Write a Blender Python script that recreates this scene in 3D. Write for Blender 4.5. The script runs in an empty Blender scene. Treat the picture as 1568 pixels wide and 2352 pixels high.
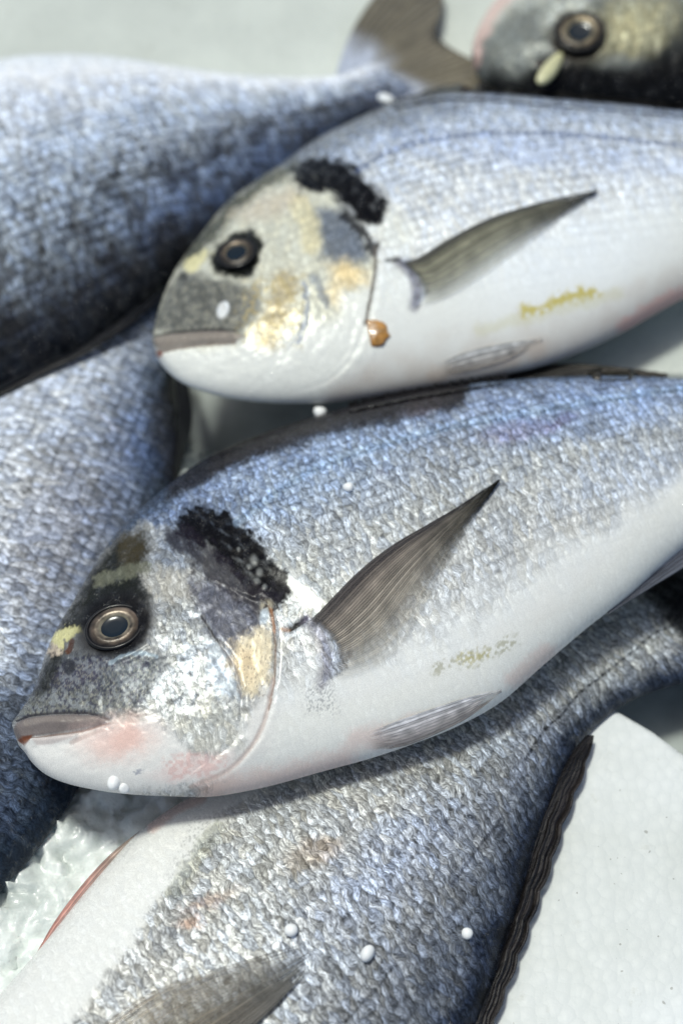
import bpy, math, random
import numpy as np
from mathutils import Vector, Matrix

# ------------------------------------------------------------------ camera, sky, sun
scene = bpy.context.scene
COL = scene.collection
TILT = math.radians(35.0)
LENS = 62.0
DIST = 0.62
AIM = np.array([0.0, 0.0, 0.05])
ct, st = math.cos(TILT), math.sin(TILT)
CAM = AIM + DIST * np.array([0.0, -st, ct])
cam_d = bpy.data.cameras.new('camera')
cam = bpy.data.objects.new('camera', cam_d)
COL.objects.link(cam)
cam.location = Vector(CAM)
cam.rotation_euler = (TILT, 0, 0)
cam_d.sensor_fit = 'VERTICAL'
cam_d.sensor_height = 36.0
cam_d.lens = LENS
cam_d.clip_start = 0.01
cam_d.clip_end = 50.0
cam_d.dof.use_dof = True
cam_d.dof.focus_distance = 0.556
cam_d.dof.aperture_fstop = 5.4
scene.camera = cam

SUN_EL, SUN_AZ = 74.0, -55.0          # azimuth measured from +Y (away from the viewer) towards +X
w = bpy.data.worlds.new('World')
scene.world = w
w.use_nodes = True
nt = w.node_tree
bg = nt.nodes['Background']
sky = nt.nodes.new('ShaderNodeTexSky')
sky.sky_type = 'NISHITA'
sky.sun_disc = False
sky.sun_elevation = math.radians(SUN_EL)
sky.sun_rotation = math.radians(SUN_AZ)
sky.air_density = 0.35
sky.dust_density = 2.0
sky.ozone_density = 0.6
nt.links.new(sky.outputs[0], bg.inputs[0])
bg.inputs[1].default_value = 0.10
sd = bpy.data.lights.new('sun', 'SUN')
sd.energy = 1.5
sd.angle = math.radians(10)
sd.color = (1.0, 0.97, 0.92)
sun = bpy.data.objects.new('sun', sd)
COL.objects.link(sun)
sdir = Vector((math.sin(math.radians(SUN_AZ)) * math.cos(math.radians(SUN_EL)),
               math.cos(math.radians(SUN_AZ)) * math.cos(math.radians(SUN_EL)),
               math.sin(math.radians(SUN_EL))))
sun.rotation_euler = sdir.to_track_quat('Z', 'Y').to_euler()
scene.view_settings.view_transform = 'Standard'
scene.view_settings.look = 'None'
scene.view_settings.gamma = 1.0
scene.view_settings.exposure = 0.68
scene.view_settings.use_white_balance = True
scene.view_settings.white_balance_temperature = 6500
scene.view_settings.white_balance_tint = 2
scene.render.engine = 'CYCLES'
scene.cycles.max_bounces = 8
scene.cycles.transparent_max_bounces = 16
scene.cycles.caustics_reflective = False
scene.cycles.caustics_refractive = False

# ------------------------------------------------------------------ traced photo points -> places on level planes
# points are written in units of a 1568 x 2352 tracing of the photograph
FPX = LENS / 36.0 * 2352
RIGHT = np.array([1.0, 0, 0]); UP = np.array([0, ct, st]); FWD = np.array([0, st, -ct])

def unproj(p, z):
    p = np.asarray(p, float)
    d = FWD + ((p[..., 0:1] - 784) / FPX) * RIGHT + ((1176 - p[..., 1:2]) / FPX) * UP
    z = np.asarray(z, float)
    t = (z - CAM[2]) / d[..., 2]
    return CAM + d * t[..., None]

def proj(P):
    d = P - CAM
    k = d @ FWD
    return np.stack([784 + FPX * (d @ RIGHT) / k, 1176 - FPX * (d @ UP) / k], -1)

def lin(c):
    c = np.asarray(c, float) / 255.0
    return np.where(c <= 0.04045, c / 12.92, ((c + 0.055) / 1.055) ** 2.4)

def spline(P, n=24):
    P = np.asarray(P, float)
    Q = np.vstack([2 * P[0] - P[1], P, 2 * P[-1] - P[-2]])
    out = []
    t = np.linspace(0, 1, n, endpoint=False)[:, None]
    for i in range(len(P) - 1):
        a, b, c, d = Q[i:i + 4]
        out.append(0.5 * (2 * b + (c - a) * t + (2 * a - 5 * b + 4 * c - d) * t ** 2 + (3 * b - a - 3 * c + d) * t ** 3))
    out.append(P[-1:])
    return np.vstack(out)

_tabs = {}
def vnoise(x, y, seed=0):
    if seed not in _tabs:
        _tabs[seed] = np.random.RandomState(seed + 77).rand(256, 256)
    T = _tabs[seed]
    xi = np.floor(x).astype(int); yi = np.floor(y).astype(int)
    fx = x - xi; fy = y - yi
    fx = fx * fx * (3 - 2 * fx); fy = fy * fy * (3 - 2 * fy)
    a = T[xi & 255, yi & 255]; b = T[(xi + 1) & 255, yi & 255]
    c = T[xi & 255, (yi + 1) & 255]; d = T[(xi + 1) & 255, (yi + 1) & 255]
    return (a * (1 - fx) + b * fx) * (1 - fy) + (c * (1 - fx) + d * fx) * fy

def fbm(x, y, seed=0, oct=4):
    s = 0; a = 1; n = 0
    for i in range(oct):
        s = s + a * vnoise(x * 2 ** i + 17.3 * i, y * 2 ** i + 9.1 * i, seed + i); n += a; a *= .5
    return s / n          # 0..1, mean .5

def sstep(a, b, x):
    t = np.clip((x - a) / (b - a), 0, 1)
    return t * t * (3 - 2 * t)

def seg_dist(x, y, poly):
    """distance to a polyline, which side (+ on the left of travel in tracing coords), length along"""
    best = np.full(x.shape, 1e9); side = np.zeros(x.shape); along = np.zeros(x.shape); L = 0
    for (ax, ay), (bx, by) in zip(poly[:-1], poly[1:]):
        dx, dy = bx - ax, by - ay
        l = math.hypot(dx, dy) + 1e-9
        t = np.clip(((x - ax) * dx + (y - ay) * dy) / l ** 2, 0, 1)
        d = np.hypot(x - ax - t * dx, y - ay - t * dy)
        m = d < best
        best = np.where(m, d, best)
        side = np.where(m, np.sign((x - ax) * dy - (y - ay) * dx), side)
        along = np.where(m, L + t * l, along)
        L += l
    return best, side, along

def inside(x, y, poly):
    r = np.zeros(x.shape, bool)
    n = len(poly)
    for i in range(n):
        ax, ay = poly[i]; bx, by = poly[(i + 1) % n]
        if ay == by: continue
        c = ((ay > y) != (by > y)) & (x < (bx - ax) * (y - ay) / (by - ay) + ax)
        r ^= c
    return r

# ------------------------------------------------------------------ materials
MATS = {}
class NT:
    def __init__(s, name):
        s.m = bpy.data.materials.new(name); s.m.use_nodes = True
        s.t = s.m.node_tree; s.n = s.t.nodes; s.bsdf = s.n['Principled BSDF']; s.out = s.n['Material Output']
    def new(s, kind, **kw):
        n = s.n.new('ShaderNode' + kind)
        for k, v in kw.items():
            if k in n.inputs: n.inputs[k].default_value = v
            else: setattr(n, k, v)
        return n
    def link(s, a, b): s.t.links.new(a, b)
    def put(s, x, sock):
        if hasattr(x, 'is_output'): s.link(x, sock)
        else: sock.default_value = x
    def math(s, op, a, b=0.0, c=None, clamp=False):
        n = s.n.new('ShaderNodeMath'); n.operation = op; n.use_clamp = clamp
        s.put(a, n.inputs[0]); s.put(b, n.inputs[1])
        if c is not None: s.put(c, n.inputs[2])
        return n.outputs[0]
    def vmath(s, op, a, b):
        n = s.n.new('ShaderNodeVectorMath'); n.operation = op
        s.put(a, n.inputs[0]); s.put(b, n.inputs[1])
        return n.outputs[0]
    def rng(s, x, a, b, c, d):
        n = s.n.new('ShaderNodeMapRange'); s.put(x, n.inputs[0])
        for i, v in enumerate((a, b, c, d)): s.put(v, n.inputs[i + 1])
        return n.outputs[0]
    def mix(s, f, a, b, mode='MIX'):
        n = s.n.new('ShaderNodeMix'); n.data_type = 'RGBA'; n.blend_type = mode
        s.put(f, n.inputs[0]); s.put(a, n.inputs[6]); s.put(b, n.inputs[7])
        return n.outputs[2]
    def noise(s, vec, scale, detail=3, rough=.6, dims='3D'):
        n = s.n.new('ShaderNodeTexNoise'); n.noise_dimensions = dims
        s.link(vec, n.inputs['Vector']); n.inputs['Scale'].default_value = scale
        n.inputs['Detail'].default_value = detail; n.inputs['Roughness'].default_value = rough
        return n.outputs[0]
    def attr(s, name):
        n = s.n.new('ShaderNodeAttribute'); n.attribute_name = name
        return n
    def bump(s, h, strength, dist, normal=None):
        n = s.n.new('ShaderNodeBump'); s.link(h, n.inputs['Height'])
        n.inputs['Strength'].default_value = strength; n.inputs['Distance'].default_value = dist
        if normal: s.link(normal, n.inputs['Normal'])
        return n.outputs[0]

def skin_material(name, su=2.1, sv=4.3, contrast=1.0, randomness=.8, rows=.35, bumpk=1.0, metal=.22):
    s = NT(name)
    uvn = s.new('UVMap'); uvn.uv_map = 'scale_uv'
    uv = uvn.outputs[0]                           # millimetres along / across the fish
    pig = s.attr('pigment'); sil = s.attr('silver').outputs['Fac']
    wn = s.n.new('ShaderNodeTexNoise'); wn.inputs['Scale'].default_value = .16; wn.inputs['Detail'].default_value = 4
    s.link(uv, wn.inputs['Vector'])
    warp = s.vmath('MULTIPLY', s.vmath('SUBTRACT', wn.outputs['Color'], (.5, .5, .5)), (3.0, 2.2, 0))
    uvw = s.vmath('ADD', uv, warp)
    vec = s.vmath('DIVIDE', uvw, (su, sv, 1))
    vo = s.new('TexVoronoi', voronoi_dimensions='2D'); s.link(vec, vo.inputs['Vector'])
    vo.inputs['Scale'].default_value = 1; vo.inputs['Randomness'].default_value = randomness
    ve = s.new('TexVoronoi', voronoi_dimensions='2D', feature='DISTANCE_TO_EDGE'); s.link(vec, ve.inputs['Vector'])
    ve.inputs['Scale'].default_value = 1; ve.inputs['Randomness'].default_value = randomness
    sep = s.new('SeparateColor'); s.link(vo.outputs['Color'], sep.inputs[0])
    R, G, B = sep.outputs
    loc = s.vmath('SUBTRACT', vec, vo.outputs['Position'])
    lx = s.new('SeparateXYZ'); s.link(loc, lx.inputs[0])
    edge = s.rng(ve.outputs['Distance'], 0.0, .22, 0.0, 1.0)
    # short streaks that cross the scales, at two sizes
    w2 = s.vmath('ADD', uvw, s.vmath('MULTIPLY', s.vmath('SUBTRACT', wn.outputs['Color'], (.5, .5, .5)), (5.0, 0, 0)))
    fib = s.noise(s.vmath('MULTIPLY', w2, (1.8, .42, 1)), 1.0, 3, .75)
    fib2 = s.noise(s.vmath('MULTIPLY', s.vmath('ADD', w2, (31, 7, 0)), (.60, .22, 1)), 1.0, 4, .75)
    ly = s.new('SeparateXYZ'); s.link(vec, ly.inputs[0])
    cs = s.math('COSINE', s.math('MULTIPLY', ly.outputs[1], 2 * math.pi))
    rowl = s.math('POWER', s.math('MULTIPLY', s.math('ADD', cs, 1.0), .5), 5.0)
    rowb = s.rng(s.noise(uv, .05, 2, .5), .4, .6, .15, 1)
    rowf = s.math('SUBTRACT', 1.0, s.math('MULTIPLY', s.math('MULTIPLY', rowl, rowb), rows))
    speck = s.noise(uv, 3.2, 2, .7)
    blot = s.noise(uv, .09, 4, .6)
    v1 = s.rng(R, 0, 1, 1 - .22 * contrast, 1 + .20 * contrast)
    v2 = s.rng(edge, 0, 1, 1 - .22 * contrast, 1.04)
    v3 = s.rng(fib, .34, .66, 1 - .46 * contrast, 1 + .50 * contrast)
    v4 = s.rng(fib2, .36, .64, 1 - .30 * contrast, 1 + .34 * contrast)
    v5 = s.rng(blot, .35, .65, .86, 1.12)
    post = s.rng(lx.outputs[0], -.5, .5, 1 + .22 * contrast, 1 - .22 * contrast)
    v = s.math('MULTIPLY', s.math('MULTIPLY', s.math('MULTIPLY', v1, v2), s.math('MULTIPLY', v3, v4)), s.math('MULTIPLY', v5, post))
    v = s.math('MULTIPLY', v, rowf)
    v = s.math('ADD', 1.0, s.math('MULTIPLY', s.math('SUBTRACT', v, 1.0), sil))
    spk = s.rng(speck, .3, .7, .84, 1.16)
    v = s.math('MULTIPLY', v, spk)
    tint = s.mix(s.rng(s.math('ADD', G, fib2), .55, 1.45, 0, 1), (1.04, 1.01, .94, 1), (.94, .985, 1.07, 1))
    tint = s.mix(sil, (1, 1, 1, 1), tint)
    c = s.mix(1.0, pig.outputs['Color'], tint, 'MULTIPLY')
    comb = s.new('CombineColor'); s.link(v, comb.inputs[0]); s.link(v, comb.inputs[1]); s.link(v, comb.inputs[2])
    c = s.mix(1.0, c, comb.outputs[0], 'MULTIPLY')
    s.link(c, s.bsdf.inputs['Base Color'])
    s.link(s.math('MULTIPLY', sil, metal), s.bsdf.inputs['Metallic'])
    s.link(s.rng(fib, .3, .7, .20, .34), s.bsdf.inputs['Roughness'])
    s.bsdf.inputs['Specular IOR Level'].default_value = .12
    # relief
    h = s.math('ADD', s.math('MULTIPLY', lx.outputs[0], .22), s.math('MULTIPLY', edge, .14))
    h = s.math('ADD', h, s.math('MULTIPLY', fib, 1.4))
    h = s.math('ADD', h, s.math('MULTIPLY', fib2, 1.2))
    tl = s.math('MULTIPLY', s.math('SUBTRACT', B, .5), s.math('MULTIPLY', lx.outputs[1], .5))
    h = s.math('MULTIPLY', s.math('ADD', h, tl), s.rng(sil, 0, 1, .14, 1.0))
    h = s.math('ADD', h, s.math('MULTIPLY', speck, .22))
    nb = s.bump(h, .9, .00006 * bumpk)
    s.link(nb, s.bsdf.inputs['Normal'])
    # wet film: broken glints
    s.link(s.rng(s.noise(uv, .22, 3, .75), .50, .62, .06, .75), s.bsdf.inputs['Coat Weight'])
    s.bsdf.inputs['Coat Roughness'].default_value = .05
    s.bsdf.inputs['Coat IOR'].default_value = 1.45
    wet = s.noise(s.vmath('MULTIPLY', uvw, (1.0, .7, 1)), .7, 3, .7)
    hh = s.math('ADD', s.math('MULTIPLY', h, .10), s.math('MULTIPLY', wet, 2.0))
    s.link(s.bump(hh, 1.0, .0009 * bumpk), s.bsdf.inputs['Coat Normal'])
    s.bsdf.inputs['Subsurface Weight'].default_value = 0
    return s.m

def fin_material(name='fin_membrane'):
    if name in MATS: return MATS[name]
    s = NT(name)
    pig = s.attr('pigment'); al = s.attr('silver').outputs['Fac']
    uvn = s.new('UVMap'); uvn.uv_map = 'scale_uv'
    n = s.noise(s.vmath('MULTIPLY', uvn.outputs[0], (.25, 2.5, 1)), 1.0, 4, .7)
    k = s.rng(n, .3, .7, .6, 1.4)
    comb = s.new('CombineColor')
    for i in range(3): s.link(k, comb.inputs[i])
    c = s.mix(1.0, pig.outputs['Color'], comb.outputs[0], 'MULTIPLY')
    s.link(c, s.bsdf.inputs['Base Color'])
    s.bsdf.inputs['Roughness'].default_value = .28
    s.bsdf.inputs['Specular IOR Level'].default_value = .3
    s.bsdf.inputs['Coat Weight'].default_value = .4
    s.bsdf.inputs['Coat Roughness'].default_value = .08
    s.link(al, s.bsdf.inputs['Alpha'])
    s.link(s.bump(n, .7, .0003), s.bsdf.inputs['Normal'])
    MATS[name] = s.m
    return s.m

def plain(name, rgb, rough=.4, coat=0, noise=.0, nscale=400, bump=0.0, metal=0, ior=1.45, sss=0, spec=.5):
    if name in MATS: return MATS[name]
    s = NT(name)
    c = tuple(lin(rgb)) + (1,)
    tc = s.new('TexCoord')
    n = s.noise(tc.outputs['Object'], nscale, 4, .6)
    if noise:
        lo = tuple(np.clip(np.array(c[:3]) * (1 - noise), 0, 1)) + (1,)
        hi = tuple(np.clip(np.array(c[:3]) * (1 + noise), 0, 1)) + (1,)
        s.link(s.mix(s.rng(n, .3, .7, 0, 1), lo, hi), s.bsdf.inputs['Base Color'])
    else: s.bsdf.inputs['Base Color'].default_value = c
    if bump: s.link(s.bump(n, .6, bump), s.bsdf.inputs['Normal'])
    s.bsdf.inputs['Roughness'].default_value = rough
    s.bsdf.inputs['Coat Weight'].default_value = coat
    s.bsdf.inputs['Coat Roughness'].default_value = .05
    s.bsdf.inputs['Metallic'].default_value = metal
    s.bsdf.inputs['Specular IOR Level'].default_value = spec
    if sss:
        s.bsdf.inputs['Subsurface Weight'].default_value = sss
        s.bsdf.inputs['Subsurface Radius'].default_value = (.004, .004, .004)
        s.bsdf.inputs['Subsurface Scale'].default_value = 1
    MATS[name] = s.m
    return s.m

def clear_material(name, rough=.02):
    if name in MATS: return MATS[name]
    s = NT(name)
    tr = s.new('BsdfTransparent'); gl = s.new('BsdfGlossy'); gl.inputs['Roughness'].default_value = rough
    fr = s.new('Fresnel'); fr.inputs['IOR'].default_value = 1.36
    ge = s.new('NewGeometry')
    ff = s.math('MULTIPLY', fr.outputs[0], s.math('SUBTRACT', 1.0, ge.outputs['Backfacing']))
    mx = s.new('MixShader'); s.link(s.math('MINIMUM', ff, .14), mx.inputs[0]); s.link(tr.outputs[0], mx.inputs[1]); s.link(gl.outputs[0], mx.inputs[2])
    s.link(mx.outputs[0], s.out.inputs[0])
    MATS[name] = s.m
    return s.m

# ------------------------------------------------------------------ mesh helpers
def make_mesh(name, V, F, mat, parent=None, smooth=True, attrs=None, uv=None):
    V = np.asarray(V, np.float32); F = np.asarray(F, np.int32)
    me = bpy.data.meshes.new(name)
    me.vertices.add(len(V)); me.vertices.foreach_set('co', V.ravel())
    k = F.shape[1]
    me.loops.add(F.size); me.loops.foreach_set('vertex_index', F.ravel())
    me.polygons.add(len(F))
    me.polygons.foreach_set('loop_start', np.arange(0, F.size, k, dtype=np.int32))
    me.polygons.foreach_set('loop_total', np.full(len(F), k, np.int32))
    if smooth: me.polygons.foreach_set('use_smooth', np.ones(len(F), bool))
    me.update(calc_edges=True)
    for an, (ty, A) in (attrs or {}).items():
        at = me.attributes.new(an, ty, 'POINT')
        at.data.foreach_set('color' if ty == 'FLOAT_COLOR' else 'value', np.asarray(A, np.float32).ravel())
    if uv is not None:
        ul = me.uv_layers.new(name='scale_uv')
        ul.data.foreach_set('uv', np.asarray(uv, np.float32)[F.ravel()].ravel())
    me.materials.append(mat)
    me.validate(clean_customdata=False)
    o = bpy.data.objects.new(name, me); COL.objects.link(o)
    if parent: 
        o.parent = parent
        o.matrix_parent_inverse = parent.matrix_world.inverted() if False else Matrix.Translation(-parent.location)
    return o

def empty(name, loc, label, cat, group=None):
    o = bpy.data.objects.new(name, None); COL.objects.link(o)
    o.location = Vector(loc); o.empty_display_size = .02
    o['label'] = label; o['category'] = cat
    if group: o['group'] = group
    return o

def tag(o, label=None, cat=None, group=None, kind=None):
    if label: o['label'] = label
    if cat: o['category'] = cat
    if group: o['group'] = group
    if kind: o['kind'] = kind
    return o

def grid_faces(nr, nc, wrap=False, flip=False):
    i, j = np.meshgrid(np.arange(nr - 1), np.arange(nc if wrap else nc - 1), indexing='ij')
    j2 = (j + 1) % nc
    a = i * nc + j; b = i * nc + j2; c = (i + 1) * nc + j2; d = (i + 1) * nc + j
    F = np.stack([a, b, c, d], -1).reshape(-1, 4)
    return F[:, ::-1] if flip else F

# ------------------------------------------------------------------ fish
class Painter:
    def __init__(s, x, y, q, u):
        s.x0, s.y0, s.q, s.u = x, y, q, u
        s.x, s.y = x, y
        s.warp(0)
        s.col = np.zeros((len(x), 3)); s.sil = np.zeros(len(x)); s.dz = np.zeros(len(x))
    def warp(s, a, f=.05, seed=3):
        if a == 0: s.x, s.y = s.x0, s.y0
        else:
            g = min(a * .35, 6)
            s.x = s.x0 + a * 2 * (fbm(s.x0 * f, s.y0 * f, seed, 4) - .5) + g * 2 * (vnoise(s.x0 * .22, s.y0 * .22, seed + 11) - .5) + g * (vnoise(s.x0 * .45, s.y0 * .45, seed + 12) - .5)
            s.y = s.y0 + a * 2 * (fbm(s.x0 * f + 50, s.y0 * f, seed + 5, 4) - .5) + g * 2 * (vnoise(s.x0 * .22 + 9, s.y0 * .22, seed + 13) - .5) + g * (vnoise(s.x0 * .45, s.y0 * .45, seed + 14) - .5)
    def ramp(s, stops, jit=.12, seed=9):
        """colour by place between belly (-1) and back (+1)"""
        q = s.q + jit * 2 * (fbm(s.x0 * .02, s.y0 * .02, seed, 4) - .5)
        qs = [a[0] for a in stops]
        C = np.array([lin(a[1]) for a in stops])
        for k in range(3): s.col[:, k] = np.interp(q, qs, C[:, k])
        s.sil = np.interp(q, qs, [a[2] for a in stops])
    def _apply(s, m, rgb, sil):
        if rgb is not None:
            s.col = s.col * (1 - m[:, None]) + lin(rgb) * m[:, None]
        if sil is not None: s.sil = s.sil * (1 - m) + sil * m
    def blob(s, cx, cy, rx, ry, rot, rgb, k=1, soft=.6, sil=None):
        a = math.radians(rot)
        dx, dy = s.x - cx, s.y - cy
        X = (dx * math.cos(a) - dy * math.sin(a)) / rx; Y = (dx * math.sin(a) + dy * math.cos(a)) / ry
        r = np.hypot(X, Y)
        s._apply(k * (1 - sstep(1 - soft / 2, 1 + soft / 2, r)), rgb, sil)
    def poly(s, P, rgb, k=1, soft=12, sil=None):
        P = list(P)
        d, _, _ = seg_dist(s.x, s.y, P + [P[0]])
        sd = np.where(inside(s.x, s.y, P), d, -d)
        s._apply(k * sstep(-soft / 2, soft / 2, sd), rgb, sil)
    def line(s, P, w, rgb, k=1, soft=3, sil=None, dots=0, smooth=True, frag=0):
        if smooth: P = spline(P, 6)
        d, _, al = seg_dist(s.x, s.y, P)
        m = k * (1 - sstep(w / 2, w / 2 + soft, d))
        if frag:
            nz = fbm((s.x0 * .8 + s.y0 * .6) * .035, (s.y0 * .8 - s.x0 * .6) * .10, 55, 4)
            m = k * sstep(.20, .74, m / max(k, 1e-6) * .9 + frag * (nz - .5) - .10)
        if dots: m = m * (.45 + .55 * sstep(-.3, .5, np.sin(al / dots * 2 * math.pi)))
        s._apply(m, rgb, sil)
    def speckle(s, P, rgb, f=.35, thr=.68, k=1, soft=12, seed=21, sil=None):
        P = list(P)
        d, _, _ = seg_dist(s.x, s.y, P + [P[0]])
        sd = np.where(inside(s.x, s.y, P), d, -d)
        m = sstep(-soft / 2, soft / 2, sd)
        n = vnoise(s.x0 * f, s.y0 * f, seed)
        s._apply(k * m * sstep(thr, thr + .12, n), rgb, sil)
    # relief in metres
    def ridge(s, P, w, h, smooth=True):
        if smooth: P = spline(P, 6)
        d, _, _ = seg_dist(s.x0, s.y0, P)
        s.dz += h * np.exp(-(d / w) ** 2)
    def step(s, P, h, fade, groove=0, gw=4, sgn=1):
        """plate that ends at the line: raised by h on one side and fading away from the edge"""
        P = spline(P, 6)
        d, sd_, _ = seg_dist(s.x0, s.y0, P)
        sd_ = sd_ * sgn
        ends = sstep(0, 25, np.minimum(np.hypot(s.x0 - P[0][0], s.y0 - P[0][1]), np.hypot(s.x0 - P[-1][0], s.y0 - P[-1][1])))
        s.dz += np.where(sd_ > 0, h * sstep(0, 16, d) * np.exp(-(d / fade)), 0) * ends
        s.dz -= groove * np.exp(-(d / gw) ** 2) * ends
    def bump(s, cx, cy, rx, ry, rot, h):
        a = math.radians(rot)
        dx, dy = s.x0 - cx, s.y0 - cy
        X = (dx * math.cos(a) - dy * math.sin(a)) / rx; Y = (dx * math.sin(a) + dy * math.cos(a)) / ry
        s.dz += h * np.exp(-(X * X + Y * Y))

class Fish:
    def __init__(s, back, belly, z0, tmax, label, prof=None, nl=500, nt=200, under=.45, lift=(0, 0), full=2.2, backp=.62):
        s.z0, s.under = z0, under
        back = spline(back); belly = spline(belly)
        S = (back[0] + belly[0]) / 2; E = (back[-1] + belly[-1]) / 2
        WS, WE = unproj(S, z0), unproj(E, z0)
        s.O = WS; s.e1 = (WE - WS) / np.linalg.norm(WE - WS); s.L = np.linalg.norm(WE - WS)
        s.e2 = np.array([-s.e1[1], s.e1[0], 0])
        B = unproj(back, z0) - WS; V = unproj(belly, z0) - WS
        s.flip = (B @ s.e2).mean() < (V @ s.e2).mean()
        if s.flip: s.e2 = -s.e2
        bx, by = B @ s.e1, B @ s.e2; vx, vy = V @ s.e1, V @ s.e2
        def mono(x, y):
            x = np.maximum.accumulate(x) + np.arange(len(x)) * 1e-7
            return x, y
        bx, by = mono(bx, by); vx, vy = mono(vx, vy)
        s.xs = s.L * (1 - np.cos(np.linspace(0, np.pi / 2, 900)))
        yd = np.interp(s.xs, bx, by); yv = np.interp(s.xs, vx, vy)
        w0 = np.maximum((yd - yv) / 2, 1e-5); c0 = (yd + yv) / 2
        prof = prof or [(0, .22), (.04, .42), (.1, .66), (.18, .85), (.3, .97), (.42, 1), (.6, .88), (.8, .5), (1, .2)]
        T = tmax * np.interp(s.xs / s.L, [p[0] for p in prof], [p[1] for p in prof])
        T = np.convolve(np.pad(T, 20, 'edge'), np.ones(41) / 41, 'valid')
        T = np.minimum(T, .85 * w0)
        # the side that faces away from the camera shows its bulge beyond the mid plane
        k = np.sqrt(np.clip(1 - (T * st / (w0 * ct)) ** 2, .55, 1))
        k = 1 - (1 - k) * s.e2[1] ** 2
        if s.e2[1] > 0: yd = c0 + w0 * k
        else: yv = c0 - w0 * k
        s.c = (yd + yv) / 2; s.w = (yd - yv) / 2; s.T = T
        s.full, s.backp = full, backp
        s.nl, s.nt = nl, nt
        s.root = empty('sea_bream', (WS[0] * .5 + WE[0] * .5, WS[1] * .5 + WE[1] * .5, z0 - tmax * under), label, 'fish', 'sea breams laid on the ice')
    def g(s, q):
        a = np.clip(1 - np.abs(q) ** s.full, 0, 1)
        return np.where(q > 0, a ** s.backp, a ** .5)
    def H(s, x, y):
        w = np.interp(x, s.xs, s.w); c = np.interp(x, s.xs, s.c); T = np.interp(x, s.xs, s.T)
        q = (y - c) / w
        return T * s.g(np.clip(q, -1, 1)) * ((x > 0) & (x < s.L * 1.0))
    def world(s, x, y, z): return s.O + x[..., None] * s.e1 + y[..., None] * s.e2 + np.stack([0 * x, 0 * x, z - 0 * x - s.z0 + 0], -1) + 0
    def surf(s, p, off=0.0):
        """point of the upper skin seen at a traced point"""
        p = np.asarray(p, float); z = np.full(p.shape[:-1], s.z0)
        for _ in range(25):
            P = unproj(p, z); d = P - s.O
            z = .5 * z + .5 * (s.z0 + s.H(d @ s.e1, d @ s.e2) + off)
        return unproj(p, z)
    def build(s, paint, mat):
        nt, nb = s.nt, 28
        ph = np.concatenate([np.linspace(0, np.pi, nt), np.linspace(np.pi, 2 * np.pi, nb + 2)[1:-1]])
        q = np.cos(ph); top = ph <= np.pi + 1e-9
        t = np.linspace(0, 1, s.nl); t = .75 * t + .25 * t ** 2.2
        X = (t * s.L)[1:]
        w = np.interp(X, s.xs, s.w); c = np.interp(X, s.xs, s.c); T = np.interp(X, s.xs, s.T)
        XX = np.repeat(X[:, None], len(q), 1); QQ = np.repeat(q[None], len(X), 0)
        YY = c[:, None] + w[:, None] * QQ
        Hh = T[:, None] * s.g(QQ)
        XX, YY, Hh, QQ = [a.ravel() for a in (XX, YY, Hh, QQ)]
        tp = np.tile(top, len(X))
        P = s.O + XX[:, None] * s.e1 + YY[:, None] * s.e2
        Pm = P.copy(); Pm[:, 2] += Hh
        px = proj(Pm)
        pa = Painter(px[:, 0], px[:, 1], QQ, XX / s.L)
        paint(pa, s)
        s.px = px
        # arc coordinate across the fish in millimetres
        dz = pa.dz * np.clip((1 - QQ ** 2) * 4, 0, 1)
        Wd = P.copy()
        Wd[:, 2] += np.where(tp, Hh + dz, -s.under * Hh)
        G = Wd.reshape(len(X), len(q), 3)
        arc = np.concatenate([np.zeros((len(X), 1)), np.cumsum(np.linalg.norm(np.diff(G, axis=1), axis=2), 1)], 1)
        # measure from the middle of the flank so that rows of scales run along the fish
        mid = arc[:, nt // 2][:, None]
        V = arc - mid
        uv = np.stack([XX * 1000, V.ravel() * 1000], -1)
        n = len(Wd)
        Wd = np.vstack([Wd, G[0].mean(0) - s.e1 * 2e-4, G[-1].mean(0)])
        F = grid_faces(len(X), len(q), wrap=True, flip=not s.flip)
        m = len(q)
        j = np.arange(m); j2 = (j + 1) % m
        a = np.stack([np.full(m, n), j2, j, j], -1)
        b = np.stack([np.full(m, n + 1), (len(X) - 1) * m + j, (len(X) - 1) * m + j2], -1)
        cap0 = np.stack([np.full(m, n), j2, j], -1)
        if not s.flip: cap0 = cap0[:, ::-1]; b = b[:, ::-1]
        col = np.vstack([pa.col, pa.col[:1], pa.col[-1:]]); sil = np.concatenate([pa.sil, pa.sil[:1], pa.sil[-1:]])
        uv = np.vstack([uv, uv[:1], uv[-1:]])
        rgba = np.concatenate([col, np.ones((len(col), 1))], 1)
        # triangles for the caps are written as quads split in two so that one array serves
        F4 = F
        me_o = make_mesh('body', Wd, F4, mat, s.root, attrs={'pigment': ('FLOAT_COLOR', rgba), 'silver': ('FLOAT', sil)}, uv=uv)
        import bmesh
        bm = bmesh.new(); bm.from_mesh(me_o.data); bm.verts.ensure_lookup_table()
        for tri in np.vstack([cap0, b]):
            try:
                f = bm.faces.new([bm.verts[int(i)] for i in tri]); f.smooth = True
            except ValueError: pass
        bm.to_mesh(me_o.data); bm.free()
        s.body = me_o
        return s

    def fin(s, name, A, B, colA, colB, alpha=(1, 1), rays=22, off=.0012, n=70, tipcol=None, stripes=.6, mottle=None, under=True, wav=.0, cross=0, lowfade=0, fray=.9, rootfade=0, scallop=0, ridge=.00028, edge=None, bulge=(0, 0), root_scale=None, label=None, lift=0.0, zfix=None):
        """a ray fin: A and B are its two long edges from root to tip"""
        A = spline(A, 12); B = spline(B, 12)
        def res(P, n):
            d = np.concatenate([[0], np.cumsum(np.hypot(*np.diff(P, axis=0).T))]); t = np.linspace(0, d[-1], n)
            return np.stack([np.interp(t, d, P[:, 0]), np.interp(t, d, P[:, 1])], -1)
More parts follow.
